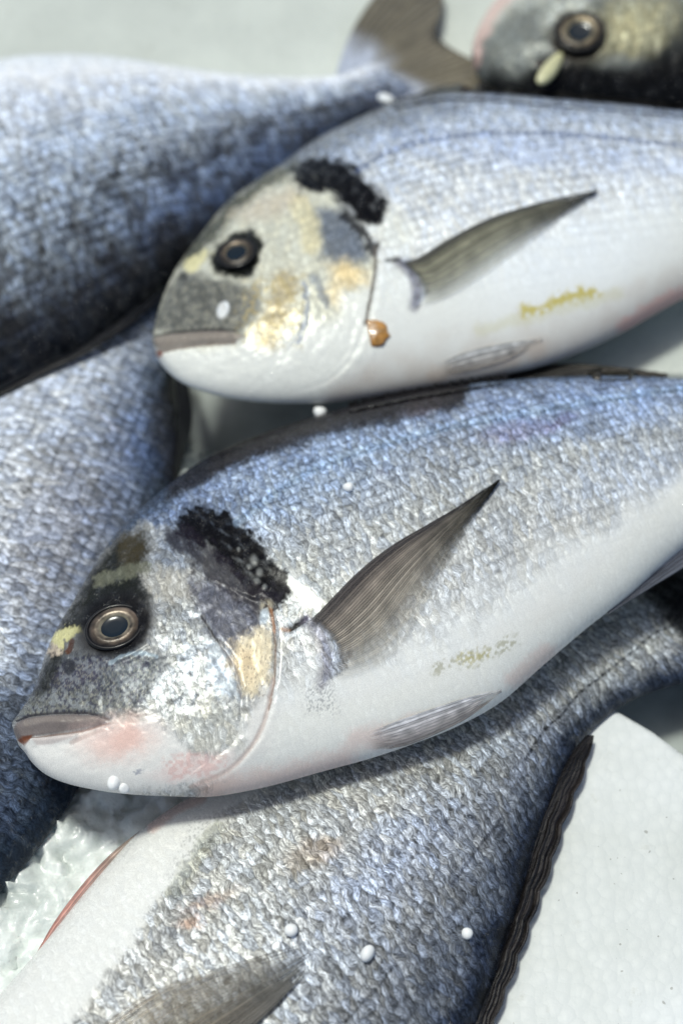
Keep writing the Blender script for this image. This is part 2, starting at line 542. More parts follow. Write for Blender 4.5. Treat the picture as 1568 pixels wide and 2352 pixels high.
        A = res(A, n); B = res(B, n); m = rays * 4 + 1
        v = np.linspace(0, 1, m); u = np.linspace(0, 1, n)
        PX = A[:, None] * (1 - v[None, :, None]) + B[:, None] * v[None, :, None]
        U, Vv = np.meshgrid(u, v, indexing='ij')
        PX[..., 0] += scallop * (np.abs(np.sin(U * 34)) + fbm(U * 9, Vv * 0, 3)) * (1 - Vv)
        for i_ in (0, 1): PX[..., i_] += bulge[i_] * np.clip(4 * Vv * (1 - Vv), 0, 1) ** .7 * (1 - U) ** 3
        if zfix is None: W = s.surf(PX, off)
        else: W = unproj(PX, np.full(PX.shape[:-1], zfix))
        Z = W[..., 2]
        for _ in range(4):
            Z[1:-1] = (Z[:-2] + Z[1:-1] * 2 + Z[2:]) / 4
            Z[:, 1:-1] = (Z[:, :-2] + Z[:, 1:-1] * 2 + Z[:, 2:]) / 4
        RC = (U * cross + Vv * 3.5 + .8 * fbm(U * 14, Vv * 2, 66)) if cross else Vv * rays
        ray = np.abs(np.sin(RC * np.pi))
        Z += ridge * ray + lift * U
        Z += wav * (fbm(Vv * 6, U * 2, 5) - .5)
        W[..., 2] = Z
        ca, cb = lin(colA), lin(colB)
        C = ca * (1 - Vv[..., None]) + cb * Vv[..., None]
        if tipcol is not None:
            k = sstep(.35, 1, U)[..., None]; C = C * (1 - k) + lin(tipcol) * k
        rn = np.random.RandomState(5).rand(rays + 2)[np.floor(RC).astype(int) % (rays + 2)]
        C = C * (1 - stripes * (1 - ray) * (.5 + .5 * np.random.RandomState(8).rand(rays + 2)[np.floor(RC).astype(int) % (rays + 2)]))[..., None] * (.7 + .6 * rn)[..., None]
        C = C * (.5 + 1.0 * fbm(U * 16, Vv * 4, 31))[..., None]
        kk = sstep(.12, 1.0, Vv)
        if rootfade: al_r = sstep(0, rootfade, U)
        else: al_r = 1.0
        if edge is not None:
            ee = (1 - sstep(.04, .26, Vv + .06 * (rn - .5)))[..., None] * .9; C = C * (1 - ee) + lin(edge) * ee * (.6 + .5 * ray)[..., None]
        al = alpha[0] * (1 - kk) + alpha[1] * kk
        al = np.clip(al * (.7 + .4 * ray) * (.8 + .4 * rn), 0, 1) * al_r * (1 - sstep(.9, 1.0, Vv) * (lowfade))
        # ragged tip
        al = al * (1 - sstep(.82, .9, U + .22 * (rn - .5)) * fray)
        if mottle is not None:
            nn = fbm(PX[..., 0] * .16, PX[..., 1] * .16, 43, 3)[..., None]
            C = lin(colA) * (1 - sstep(.35, .65, nn)) + lin(mottle) * sstep(.35, .65, nn)
            C = C * (1 - .6 * np.exp(-(U / .16) ** 2))[..., None]
            al = alpha[0] * (1 - sstep(.6, 1.0, U)) * sstep(0, .12, U) * sstep(0, .1, Vv) * sstep(0, .1, 1 - Vv)
        if root_scale:
            k = (1 - sstep(root_scale, root_scale + .06, U))[..., None]
            C = C * (1 - k) + lin((165, 165, 180)) * k * (.6 + .8 * fbm(U * 60, Vv * 25, 41))[..., None]
            al = np.maximum(al, k[..., 0])
        rgba = np.concatenate([C, np.ones_like(C[..., :1])], -1)
        uv = np.stack([U * 60, Vv * rays * 1.2], -1).reshape(-1, 2)
        o = make_mesh(name, W.reshape(-1, 3), grid_faces(n, m), fin_material(), s.root,
                      attrs={'pigment': ('FLOAT_COLOR', rgba.reshape(-1, 4)), 'silver': ('FLOAT', al.ravel())}, uv=uv)
        md = o.modifiers.new('thickness', 'SOLIDIFY'); md.thickness = .0003; md.offset = -1
        if label: o['label'] = label
        return o

    def eye(s, cx, cy, r_iris, r_pupil, squash=.9, rot=20, iris_cols=((150, 140, 124), (94, 82, 70), (44, 42, 42)), tilt=.5, gold=40, out=.0001):
        """eyeball with iris, pupil and a clear domed cornea"""
        c = s.surf(np.array([cx, cy], float))
        a = s.surf(np.array([cx + 12, cy], float)); b = s.surf(np.array([cx, cy - 12], float))
        nrm = np.cross(a - c, b - c); nrm /= np.linalg.norm(nrm)
        nrm = nrm * (1 - tilt) + np.array([0, 0, 1]) * tilt; nrm /= np.linalg.norm(nrm); c = c + nrm * out
        k = np.linalg.norm(unproj([cx + 10, cy], c[2]) - unproj([cx, cy], c[2])) / 10
        R = r_iris * k; rp = r_pupil * k
        X = np.cross([0, 1, 0], nrm); X /= np.linalg.norm(X); Y = np.cross(nrm, X)
        ra = math.radians(rot)
        X, Y = X * math.cos(ra) + Y * math.sin(ra), -X * math.sin(ra) + Y * math.cos(ra)
        def lathe(name, prof, mat, parent, nseg=72, colf=None, close=True):
            th = np.linspace(0, 2 * np.pi, nseg, endpoint=False)
            Vs = []; Cc = []
            for (r, z) in prof:
                for t in th:
                    Vs.append(c + X * r * math.cos(t) + Y * r * squash * math.sin(t) + nrm * z)
            V = np.array(Vs)
            F = grid_faces(len(prof), nseg, wrap=True)
            at = None
            if colf is not None:
                rr = np.repeat([p[0] for p in prof], nseg); tt = np.tile(th, len(prof))
                C = colf(rr, tt)
                at = {'pigment': ('FLOAT_COLOR', np.concatenate([C, np.ones((len(C), 1))], 1)), 'silver': ('FLOAT', np.ones(len(C)))}
            return make_mesh(name, V, F, mat, parent, attrs=at)
        dep = .0006
        e = lathe('eye', [(1e-5, -.30 * R), (R * .7, -.25 * R), (R * 1.12, -.06 * R), (R * 1.13, .04 * R), (R * 1.06, .10 * R), (R * .98, .085 * R), (R * .95, .03 * R)], MATS_('eye_rim'), s.root)
        c1, c2, c3 = [lin(x) for x in iris_cols]
        def ic(r, t):
            f = (r - rp) / (R - rp)
            n = fbm(np.cos(t) * (1 + f) * 1.7 + 5, np.sin(t) * (1 + f) * 1.7 + 20, 61, 4); n = np.clip(.5 + (n - .5) * 1.8, 0, 1)[:, None]; f = f[:, None]
            C = c1 * (1 - sstep(.0, .55, f)) + c2 * sstep(.0, .55, f)
            C = C * (1 - sstep(.62, .95, f)) + c3 * sstep(.62, .95, f)
            gl = np.exp(-((np.angle(np.exp(1j * (t - math.radians(gold))))) / .7) ** 2)[:, None]  # golden patch and highlight, painted as a brighter sector of the iris
            C = C * (.15 + 1.6 * n) * (.8 + .8 * gl)
            rim = np.exp(-((f - .04) / .05) ** 2)
            C = C * (1 - rim * .5) + lin((170, 165, 135)) * rim * .5
            return np.clip(C, 0, 1)
        prof = [(rp * .96 + (R - rp * .96) * i / 16, .03 * R + .11 * R * math.sin(math.pi * (i / 16) ** .8)) for i in range(17)]
        ir = lathe('iris', prof, MATS_('iris'), e, 96, ic)
        pu = lathe('pupil', [(1e-6, .012 * R), (rp * .5, .014 * R), (rp * .9, .02 * R), (rp * 1.03, .045 * R)], MATS_('pupil'), e)
        co = lathe('cornea', [(R * 1.02 * math.sin(a_), .10 * R + .16 * R * math.cos(a_) - .02 * R) for a_ in np.linspace(0.0005, math.pi / 2, 14)], clear_material('cornea'), e)
        return e

def MATS_(k):
    if k in MATS: return MATS[k]
    if k == 'eye_rim': return plain(k, (20, 20, 22), .35, coat=.3, spec=.2, noise=.4, bump=.0002)
    if k == 'pupil': return plain(k, (20, 32, 42), .15, spec=.3)
    if k == 'iris':
        s = NT('iris'); a = s.attr('pigment'); s.link(a.outputs['Color'], s.bsdf.inputs['Base Color'])
        tc = s.new('TexCoord'); n = s.noise(tc.outputs['Object'], 1500, 3)
        s.link(s.bump(n, .4, .0002), s.bsdf.inputs['Normal'])
        s.bsdf.inputs['Metallic'].default_value = .3; s.bsdf.inputs['Roughness'].default_value = .3
        MATS[k] = s.m; return s.m


# ------------------------------------------------------------------ the setting: tray floor, crushed ice, foam board
def cells(x, y, seed=0):
    """nearest jittered cell: distance, second distance, random value"""
    T = np.random.RandomState(seed).rand(3, 128, 128)
    xi = np.floor(x).astype(int); yi = np.floor(y).astype(int)
    d1 = np.full(x.shape, 9.); d2 = np.full(x.shape, 9.); r = np.zeros(x.shape); ox = np.zeros(x.shape); oy = np.zeros(x.shape)
    for i in (-1, 0, 1):
        for j in (-1, 0, 1):
            a = (xi + i) & 127; b = (yi + j) & 127
            px_ = xi + i + T[0, a, b]; py_ = yi + j + T[1, a, b]
            d = np.hypot(x - px_, y - py_)
            m = d < d1
            d2 = np.where(m, d1, np.minimum(d2, d)); r = np.where(m, T[2, a, b], r)
            ox = np.where(m, x - px_, ox); oy = np.where(m, y - py_, oy)
            d1 = np.where(m, d, d1)
    return d1, d2, r, ox, oy

def foam_material(name='polystyrene', lo=(216, 220, 216), hi=(234, 238, 238)):
    s = NT(name)
    tc = s.new('TexCoord'); o = tc.outputs['Object']
    vo = s.new('TexVoronoi'); s.link(o, vo.inputs['Vector']); vo.inputs['Scale'].default_value = 260; vo.inputs['Randomness'].default_value = .75
    big = s.noise(o, 9, 4, .6); fine = s.noise(o, 700, 3, .6); dirt = s.noise(o, 60, 5, .75)
    c = s.mix(s.rng(big, .35, .65, 0, 1), tuple(lin(lo)) + (1,), tuple(lin(hi)) + (1,))
    c = s.mix(s.rng(dirt, .62, .72, 0, .35), c, tuple(lin((165, 165, 150))) + (1,))
    c = s.mix(s.rng(vo.outputs['Distance'], .35, .6, 0, .10), c, tuple(lin((170, 178, 178))) + (1,))
    c = s.mix(s.rng(s.noise(o, 420, 1, .5), .745, .765, 0, .5), c, tuple(lin((110, 108, 96))) + (1,))
    s.link(c, s.bsdf.inputs['Base Color'])
    s.bsdf.inputs['Roughness'].default_value = .45
    s.bsdf.inputs['Specular IOR Level'].default_value = .25
    h = s.math('ADD', s.math('MULTIPLY', vo.outputs['Distance'], -1.0), s.math('MULTIPLY', fine, .3))
    s.link(s.bump(h, .45, .0008), s.bsdf.inputs['Normal'])
    return s.m
FOAM = foam_material(lo=(206, 210, 206), hi=(226, 230, 230))
FOAM_GREY = foam_material('greyed_polystyrene', (188, 194, 188), (212, 218, 211))

def ice_material():
    s = NT('melting_ice')
    tc = s.new('TexCoord'); o = tc.outputs['Object']
    n = s.noise(o, 70, 5, .65); n2 = s.noise(o, 260, 4, .7)
    c = s.mix(s.rng(n, .38, .64, 0, 1), tuple(lin((192, 200, 197))) + (1,), tuple(lin((234, 240, 237))) + (1,))
    s.link(c, s.bsdf.inputs['Base Color'])
    s.bsdf.inputs['Roughness'].default_value = .4
    s.bsdf.inputs['Coat Weight'].default_value = .35; s.bsdf.inputs['Coat Roughness'].default_value = .15
    s.link(s.bump(s.math('ADD', n, s.math('MULTIPLY', n2, .5)), .6, .0015), s.bsdf.inputs['Normal'])
    s.bsdf.inputs['Subsurface Weight'].default_value = .12
    s.bsdf.inputs['Subsurface Radius'].default_value = (.006, .008, .008)
    s.bsdf.inputs['Subsurface Scale'].default_value = 1
    return s.m

def sheet(name, x0, x1, y0, y1, nx, ny, zf, mat):
    x, y = np.meshgrid(np.linspace(x0, x1, nx), np.linspace(y0, y1, ny), indexing='ij')
    V = np.stack([x, y, zf(x, y)], -1).reshape(-1, 3)
    return make_mesh(name, V, grid_faces(nx, ny), mat)

tray = sheet('tray_floor', -1.4, 1.4, -1.2, 1.8, 220, 220, lambda x, y: .0012 * (fbm(x * 14, y * 14, 2) - .5), plain('wet_grey_tray', (165, 172, 168), .3, coat=.4, noise=.35, nscale=25, bump=.002))
tag(tray, kind='structure')

def ice_h(x, y):
    z = .016 + .012 * fbm(x * 26, y * 26, 11, 3)
    d1, d2, r, ox, oy = cells(x * 90 + 1.2 * fbm(x * 90, y * 90, 3), y * 90 + 1.2 * fbm(y * 90, x * 90, 5), 4)
    z = z + (d2 - d1) * .0022 * (.3 + r) + (ox * (r - .5) + oy * ((r * 7) % 1 - .5)) * .010
    d1, d2, r, ox, oy = cells(x * 210 + 2 * fbm(x * 150, y * 150, 9), y * 210, 6)
    z = z + np.minimum(d2 - d1, .3) * .0012 + .0016 * (r - .5) + (ox * ((r * 5) % 1 - .5) + oy * ((r * 11) % 1 - .5)) * .0035
    edge = np.minimum(np.minimum(x + .42, .045 - x), np.minimum(y + .42, .075 - y + .03 * fbm(x * 20, y * 20, 8)))
    return z - .034 * (1 - sstep(0, .06, edge))
ice = sheet('crushed_ice', -.42, .42, -.42, .22, 620, 480, ice_h, ice_material())
tag(ice, 'grey melting crushed ice spread beneath the fish', 'ice', kind='stuff')

def foam_slab(name, P, z, th, label):
    W = unproj(np.array(P, float), z)
    import bmesh
    bm = bmesh.new()
    f = bm.faces.new([bm.verts.new((p[0], p[1], z)) for p in W])
    bm.normal_update()
    if f.normal.z < 0: f.normal_flip()
    r = bmesh.ops.extrude_face_region(bm, geom=[f])
    for v in r['geom']:
        if isinstance(v, bmesh.types.BMVert): v.co.z -= th
    bmesh.ops.recalc_face_normals(bm, faces=bm.faces)
    top = [e for e in bm.edges if all(abs(v.co.z - z) < 1e-5 for v in e.verts)]
    bmesh.ops.bevel(bm, geom=top, offset=.004, segments=5, profile=.5, affect='EDGES')
    me = bpy.data.meshes.new(name); c = W.mean(0)
    for v in bm.verts: v.co -= Vector((c[0], c[1], 0))
    for fc in bm.faces: fc.smooth = True
    bm.to_mesh(me); bm.free(); me.materials.append(FOAM_GREY)
    try: me.set_sharp_from_angle(angle=math.radians(40))
    except Exception: pass
    o = bpy.data.objects.new(name, me); COL.objects.link(o); o.location = (c[0], c[1], 0)
    tag(o, label, 'foam board')
foam_slab('foam_board', [(-1500, 700), (0, 500), (400, 400), (800, 300), (900, 500), (1000, 850), (3200, 900), (3900, -900), (784, -1100), (-2400, -900)], .039, .038, 'pale grey polystyrene sheet filling the top of the view behind the upper fish')

def foam_board():
    z = .026
    P = [(1424, 1628), (1500, 1672), (1568, 1722), (1760, 1860), (2150, 2200), (2250, 3100), (1000, 3300), (700, 2900), (1000, 2300), (1100, 1950), (1180, 1560), (1250, 1510)]
    W = unproj(np.array(P, float), z)
    import bmesh
    bm = bmesh.new()
    vs = [bm.verts.new((p[0], p[1], z)) for p in W]
    f = bm.faces.new(vs)
    if f.normal.z < 0: f.normal_flip()
    bm.normal_update()
    if f.normal.z < 0: f.normal_flip()
    r = bmesh.ops.extrude_face_region(bm, geom=[f])
    for v in r['geom']:
        if isinstance(v, bmesh.types.BMVert): v.co.z -= .022
    bmesh.ops.recalc_face_normals(bm, faces=bm.faces)
    top = [e for e in bm.edges if all(abs(v.co.z - z) < 1e-5 for v in e.verts)]
    bmesh.ops.bevel(bm, geom=top, offset=.004, segments=5, profile=.5, affect='EDGES')
    c = W.mean(0)
    for v in bm.verts: v.co -= Vector((c[0], c[1], 0))
    for fc in bm.faces: fc.smooth = True
    me = bpy.data.meshes.new('foam_board'); bm.to_mesh(me); bm.free(); me.materials.append(FOAM)
    try: me.set_sharp_from_angle(angle=math.radians(40))
    except Exception: pass
    o = bpy.data.objects.new('foam_board', me); COL.objects.link(o); o.location = (c[0], c[1], 0)
    tag(o, 'white polystyrene board with beaded surface at the lower right of the fish', 'foam board')
foam_board()

# ------------------------------------------------------------------ the fish
SIL_RAMP = [(-1, (205, 198, 190), .0), (-.86, (226, 226, 222), .0), (-.7, (228, 230, 228), .1), (-.45, (198, 200, 200), .7), (0, (180, 184, 186), .9),
            (.4, (162, 170, 182), 1), (.7, (138, 151, 176), 1), (.86, (95, 110, 132), 1), (.94, (48, 54, 62), .8), (1, (22, 24, 28), .5)]

# ---- the large bream in front -------------------------------------------------
F1_BACK = [(34, 1690), (28, 1660), (45, 1632), (72, 1590), (90, 1545), (105, 1495), (130, 1440), (165, 1380), (205, 1310), (250, 1240), (310, 1175), (385, 1110), (450, 1062), (530, 1020), (620, 985), (700, 960),
           (800, 932), (950, 900), (1100, 878), (1250, 868), (1400, 865), (1568, 872), (1750, 885), (1950, 905), (2120, 915), (2200, 915)]
F1_BELLY = [(36, 1696), (44, 1712), (58, 1728), (75, 1752), (105, 1778), (150, 1798), (220, 1814), (300, 1824), (400, 1829), (480, 1830), (560, 1818), (640, 1800), (740, 1772), (850, 1742), (950, 1708), (1050, 1668), (1150, 1612),
            (1250, 1525), (1350, 1440), (1440, 1370), (1568, 1260), (1720, 1160), (1900, 1075), (2080, 1035), (2200, 1030)]

def paint_f1(p, f):
    p.ramp(SIL_RAMP, .10)
    p.warp(16, .03)
    # pale belly below the flank
    belly = [(560, 1700), (640, 1640), (760, 1612), (850, 1600), (940, 1570), (1040, 1530), (1150, 1478), (1260, 1410), (1380, 1300), (1480, 1180), (1568, 1090), (1900, 1000), (2300, 1400), (1500, 1900), (500, 1900)]
    p.poly(belly, (229, 230, 225), 1, 60, sil=.06)
    p.speckle([(990, 1530), (1050, 1505), (1110, 1490), (1190, 1455), (1200, 1475), (1120, 1512), (1060, 1532), (1000, 1552)], (150, 148, 118), .16, .42, .6, 14)
    p.speckle([(1050, 1508), (1125, 1488), (1125, 1506), (1055, 1526)], (180, 172, 110), .2, .4, .6, 14)
    # dark back patches
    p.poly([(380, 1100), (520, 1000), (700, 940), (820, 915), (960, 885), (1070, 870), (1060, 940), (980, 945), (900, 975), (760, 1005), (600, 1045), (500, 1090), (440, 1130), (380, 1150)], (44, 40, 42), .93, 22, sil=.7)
    p.blob(960, 940, 55, 20, 15, (95, 82, 84), .7, 1)
    p.blob(1200, 985, 90, 22, 12, (130, 105, 125), .6, 1.2)
    p.blob(1290, 968, 40, 14, 12, (135, 85, 98), .5, 1)
    p.blob(875, 1085, 14, 10, 0, (110, 105, 115), .6, .5)
    p.blob(700, 1100, 260, 70, 24, (165, 188, 220), .45, 1.4)
    p.blob(1350, 940, 260, 60, 8, (150, 178, 225), .45, 1.4)
    p.blob(1450, 1080, 150, 60, 20, (205, 218, 238), .4, 1.4)
    p.blob(700, 1370, 160, 60, -30, (205, 208, 200), .5, 1.3)
    p.line([(205, 1300), (250, 1235), (310, 1170), (385, 1108), (450, 1065)], 34, (58, 72, 92), .85, 40, sil=.9)
    p.poly([(330, 1180), (450, 1120), (560, 1130), (520, 1200), (450, 1230), (360, 1230)], (110, 124, 150), .6, 60, sil=1)
    # white highlight band behind the shoulder, painted into the skin colour
    p.poly([(615, 1285), (680, 1310), (740, 1360), (750, 1395), (700, 1405), (650, 1350), (610, 1310)], (228, 230, 226), .8, 26, sil=.35)
    # -- head ---------------------------------------------------------------
    p.warp(16, .05)
    head = [(0, 1900), (0, 1560), (90, 1500), (200, 1280), (330, 1200), (470, 1230), (560, 1300), (610, 1390), (632, 1480), (628, 1560), (612, 1650), (580, 1720), (520, 1780), (440, 1850)]
    p.poly(head, (160, 162, 162), 1, 24, sil=.6)
    p.poly([(250, 1850), (0, 1850), (0, 1700), (120, 1690), (250, 1655), (340, 1645), (430, 1700), (560, 1640), (630, 1560), (625, 1700), (560, 1780)], (226, 225, 221), 1, 50, sil=.03)
    p.poly([(390, 1640), (480, 1600), (560, 1640), (555, 1720), (440, 1745)], (196, 197, 190), .8, 50, sil=.6)
    # snout
    p.poly([(20, 1665), (60, 1600), (95, 1530), (150, 1500), (200, 1490), (300, 1500), (380, 1500), (375, 1560), (340, 1620), (300, 1640), (240, 1642), (130, 1640)], (74, 78, 84), 1, 36, sil=.2)
    p.blob(190, 1545, 110, 26, 12, (72, 68, 88), .6, 1.2)
    p.blob(300, 1540, 60, 40, 0, (98, 106, 110), .6, 1.2)
    p.line([(60, 1635), (120, 1615), (220, 1612), (290, 1628)], 26, (120, 122, 116), .5, 16)
    sn = [(40, 1655), (70, 1600), (120, 1540), (190, 1500), (330, 1505), (375, 1540), (330, 1625), (230, 1640)]
    p.speckle(sn, (150, 150, 138), .45, .55, .45, 20, 91)
    p.speckle(sn, (134, 140, 146), .13, .5, .5, 30, 93)
    p.speckle(sn, (40, 40, 62), .22, .66, .7, 20, 95)
    # forehead
    p.poly([(75, 1600), (92, 1540), (118, 1480), (150, 1400), (200, 1310), (260, 1235), (330, 1215), (345, 1260), (330, 1320), (345, 1370), (330, 1400), (240, 1395), (190, 1420), (180, 1450), (150, 1490), (130, 1560), (90, 1600)], (30, 32, 28), 1, 44, sil=.25)
    p.line([(235, 1330), (280, 1315), (330, 1305)], 14, (120, 122, 105), .6, 14)
    p.blob(300, 1262, 30, 42, -20, (62, 56, 38), .8, .8, sil=.1)
    p.blob(245, 1400, 90, 26, 25, (38, 40, 42), .9, .9, sil=.1)
    p.poly([(330, 1320), (400, 1300), (455, 1330), (450, 1370), (400, 1390), (345, 1380)], (182, 180, 172), .7, 30, sil=.5)
    p.poly([(380, 1200), (470, 1200), (450, 1300), (350, 1290)], (120, 132, 150), .6, 40, sil=.9)
    # gill cover
    p.poly([(430, 1330), (500, 1330), (590, 1390), (600, 1440), (560, 1480), (520, 1490), (470, 1440)], (90, 92, 104), .9, 34, sil=.6)
    p.poly([(540, 1480), (590, 1450), (618, 1440), (625, 1540), (600, 1590), (562, 1600), (545, 1540)], (230, 216, 184), .9, 34, sil=.12)
    p.blob(560, 1525, 26, 40, 20, (220, 194, 152), .5, 1.4)
    p.speckle([(520, 1470), (620, 1430), (625, 1600), (560, 1600)], (105, 95, 90), .5, .78, .7)
    p.poly([(470, 1470), (500, 1480), (540, 1560), (548, 1610), (500, 1600), (470, 1540)], (178, 188, 198), .8, 20, sil=.35)
    # cheek scales stay silver
    p.poly([(350, 1390), (440, 1380), (470, 1470), (470, 1590), (380, 1640), (350, 1600), (390, 1520)], (146, 151, 155), .75, 40, sil=.95)
    # yellow brow mark, nostrils
    p.poly([(112, 1480), (135, 1455), (182, 1430), (180, 1455), (150, 1478), (118, 1500)], (206, 202, 150), .95, 9, sil=.15)
    p.blob(125, 1492, 16, 10, 40, (190, 176, 160), .8, .7)
    p.warp(0)
    p.line([(166, 1474), (160, 1490), (156, 1496)], 9, (88, 58, 42), 1, 4, sil=0)
    p.blob(160, 1532, 14, 18, 0, (46, 48, 54), .9, .6, sil=.1)
    p.bump(160, 1486, 12, 15, 20, -.0012)
    # eye socket
    p.warp(4, .08)
    p.blob(268, 1438, 90, 72, 22, (20, 20, 22), 1, .4, sil=.1)
    p.blob(205, 1470, 46, 26, 30, (58, 58, 60), .8, 1, sil=.1)
    p.line([(255, 1525), (290, 1508), (330, 1503), (360, 1508)], 5, (150, 168, 180), .6, 4)
    # shoulder blotch
    p.warp(20, .05, 8)
    p.line([(450, 1205), (500, 1222), (545, 1255), (590, 1310), (625, 1350)], 56, (5, 5, 8), 1, 44, sil=.25, frag=.7)
    p.line([(420, 1235), (470, 1280), (520, 1320), (570, 1365), (600, 1385)], 20, (28, 24, 34), .85, 50, sil=.3, frag=.8)
    p.blob(630, 1365, 22, 20, 0, (30, 28, 36), .7, .9)
    p.warp(0)
    for bx, by, r, e_ in ((583, 1288, 8, 1.5), (572, 1302, 6, .8), (596, 1316, 7, 1.3), (590, 1336, 8, .7), (608, 1350, 5, 1.2), (548, 1262, 4, 1)):
        p.blob(bx, by, r * e_, r, 35 + 40 * e_, (128, 130, 128), .8, 1.3, sil=.1); p.bump(bx, by, r * e_, r, 0, .0003)
    p.blob(612, 1392, 14, 12, 0, (188, 180, 158), .8, .8, sil=.1)
    p.blob(607, 1415, 10, 20, -10, (165, 178, 190), .7, .7, sil=.2)
    # lines and edges
    p.warp(2, .1)
    p.line([(600, 1378), (612, 1388), (608, 1396)], 5, (30, 20, 20), .9, 3, sil=0)
    p.line([(618, 1392), (627, 1420), (632, 1480), (630, 1560), (618, 1630)], 2.6, (92, 68, 50), .8, 3, sil=0)
    p.line([(628, 1560), (612, 1640), (580, 1712), (520, 1772), (440, 1806)], 4, (182, 160, 150), .55, 7)  # soft shadow under the gill cover's lower edge, painted into the colour
    p.line([(622, 1400), (630, 1450)], 5, (150, 100, 60), .6, 4)
    p.line([(462, 1415), (478, 1440), (492, 1462), (505, 1480)], 3.2, (30, 30, 36), .95, 2.5, sil=0)
    p.line([(505, 1480), (530, 1515), (545, 1550), (552, 1600)], 2.5, (120, 118, 120), .7, 4, sil=0)
    p.line([(668, 1446), (680, 1438), (705, 1420)], 8, (20, 18, 18), .95, 4, sil=0)
    p.blob(654, 1448, 12, 5, 0, (180, 130, 90), .6, 1)
    p.speckle([(700, 1560), (760, 1560), (780, 1640), (700, 1640)], (110, 115, 120), .4, .6, .6, 40)
    p.warp(5, .08)
    p.poly([(704, 1424), (750, 1414), (790, 1430), (812, 1475), (802, 1530), (760, 1565), (738, 1570), (742, 1530), (738, 1480), (722, 1450)], (160, 166, 176), .95, 8, sil=.9)
    p.line([(704, 1426), (728, 1452), (744, 1490), (748, 1530), (738, 1568)], 10, (112, 108, 126), .5, 22, sil=.6)
    p.warp(0)
    # mouth
    p.poly([(30, 1682), (38, 1662), (60, 1650), (110, 1643), (170, 1640), (220, 1645), (242, 1656), (236, 1664), (190, 1674), (130, 1684), (80, 1690), (60, 1700), (46, 1706)], (112, 104, 102), .95, 7, sil=.05)
    p.line([(60, 1664), (110, 1654), (170, 1654), (215, 1656)], 8, (140, 132, 126), .6, 6)
    p.line([(40, 1656), (70, 1644), (120, 1638), (180, 1636), (215, 1640), (250, 1652)], 3.5, (46, 44, 50), .9, 2.5, sil=0)
    p.line([(70, 1696), (130, 1687), (190, 1678), (235, 1665), (260, 1660)], 2.5, (118, 96, 88), .85, 2.5, sil=0)
    p.poly([(40, 1700), (52, 1691), (75, 1688), (70, 1700), (56, 1712)], (112, 66, 44), .9, 4, sil=0)
    p.poly([(75, 1700), (120, 1692), (175, 1684), (165, 1696), (120, 1710), (85, 1712)], (196, 186, 182), .8, 6, sil=.02)
    p.line([(165, 1706), (200, 1690), (250, 1672)], 5, (165, 148, 140), .5, 5)
    p.poly([(245, 1655), (300, 1642), (340, 1640), (320, 1660), (270, 1672)], (205, 202, 194), .7, 10, sil=.05)
    p.line([(300, 1640), (318, 1644), (335, 1640)], 4, (70, 64, 70), .7, 4)
    # blushes
    p.warp(14, .03)
    p.blob(270, 1700, 80, 44, 10, (226, 196, 186), .8, 1.5)
    p.blob(290, 1692, 34, 28, 0, (222, 184, 172), .6, 1.5)
    p.blob(440, 1762, 80, 24, 12, (224, 200, 195), .7, 1.2)
    p.speckle([(370, 1745), (440, 1730), (520, 1740), (500, 1785), (380, 1785)], (212, 176, 170), .12, .45, .5, 14)
    p.line([(480, 1815), (580, 1798), (680, 1778), (790, 1748)], 12, (218, 190, 180), .6, 44)
    p.line([(820, 1700), (900, 1690), (960, 1668)], 14, (218, 190, 182), .5, 36)
    p.line([(1180, 1560), (1260, 1500)], 10, (218, 190, 180), .5, 30)
    p.blob(322, 1770, 8, 6, 0, (140, 145, 160), .7, .8)
    p.warp(16, .03)
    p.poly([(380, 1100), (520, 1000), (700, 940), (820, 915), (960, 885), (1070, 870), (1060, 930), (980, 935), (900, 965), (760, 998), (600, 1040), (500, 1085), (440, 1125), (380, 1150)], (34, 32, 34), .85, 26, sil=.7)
    # lateral line
    p.warp(3, .08)
    p.line([(545, 1200), (580, 1165), (640, 1125), (700, 1092), (780, 1058), (860, 1032), (940, 1008), (1030, 985), (1120, 968), (1250, 945), (1400, 920), (1568, 895)], 3.4, (50, 58, 76), .85, 3, dots=14)
    p.line([(545, 1200), (700, 1088), (860, 1026), (1030, 980), (1250, 940), (1568, 890)], 12, (170, 196, 226), .35, 8)
    # ---- relief
    p.step([(600, 1385), (622, 1400), (632, 1480), (628, 1560), (612, 1640), (580, 1712), (520, 1772), (440, 1806)], .0008, 70, .0002, 4, sgn=1)
    p.step([(462, 1412), (490, 1462), (530, 1515), (552, 1590), (553, 1650), (535, 1705), (480, 1748)], .0005, 50, .00012, 4, sgn=1)
    p.ridge([(40, 1672), (60, 1664), (110, 1660), (170, 1658), (222, 1654)], 14, .0009)
    p.ridge([(75, 1700), (120, 1699), (170, 1692)], 9, .0008)
    p.ridge([(40, 1656), (70, 1644), (120, 1638), (180, 1636), (215, 1640), (250, 1652)], 4, -.0006)
    p.ridge([(50, 1700), (70, 1694), (130, 1687), (190, 1678), (240, 1664)], 4, -.0007)
    p.ridge([(190, 1500), (230, 1520), (290, 1508), (340, 1480)], 7, .0004)
    p.bump(262, 1443, 88, 76, 20, .0022); p.bump(262, 1443, 52, 45, 20, -.0046)
    p.ridge([(660, 1450), (700, 1425)], 6, -.0008)
    p.ridge([(630, 1300), (690, 1340), (745, 1385)], 18, .0007)
    p.dz += .0005 * (fbm(p.x0 * .05, p.y0 * .05, 71, 4) - .5) * (p.x0 < 640)

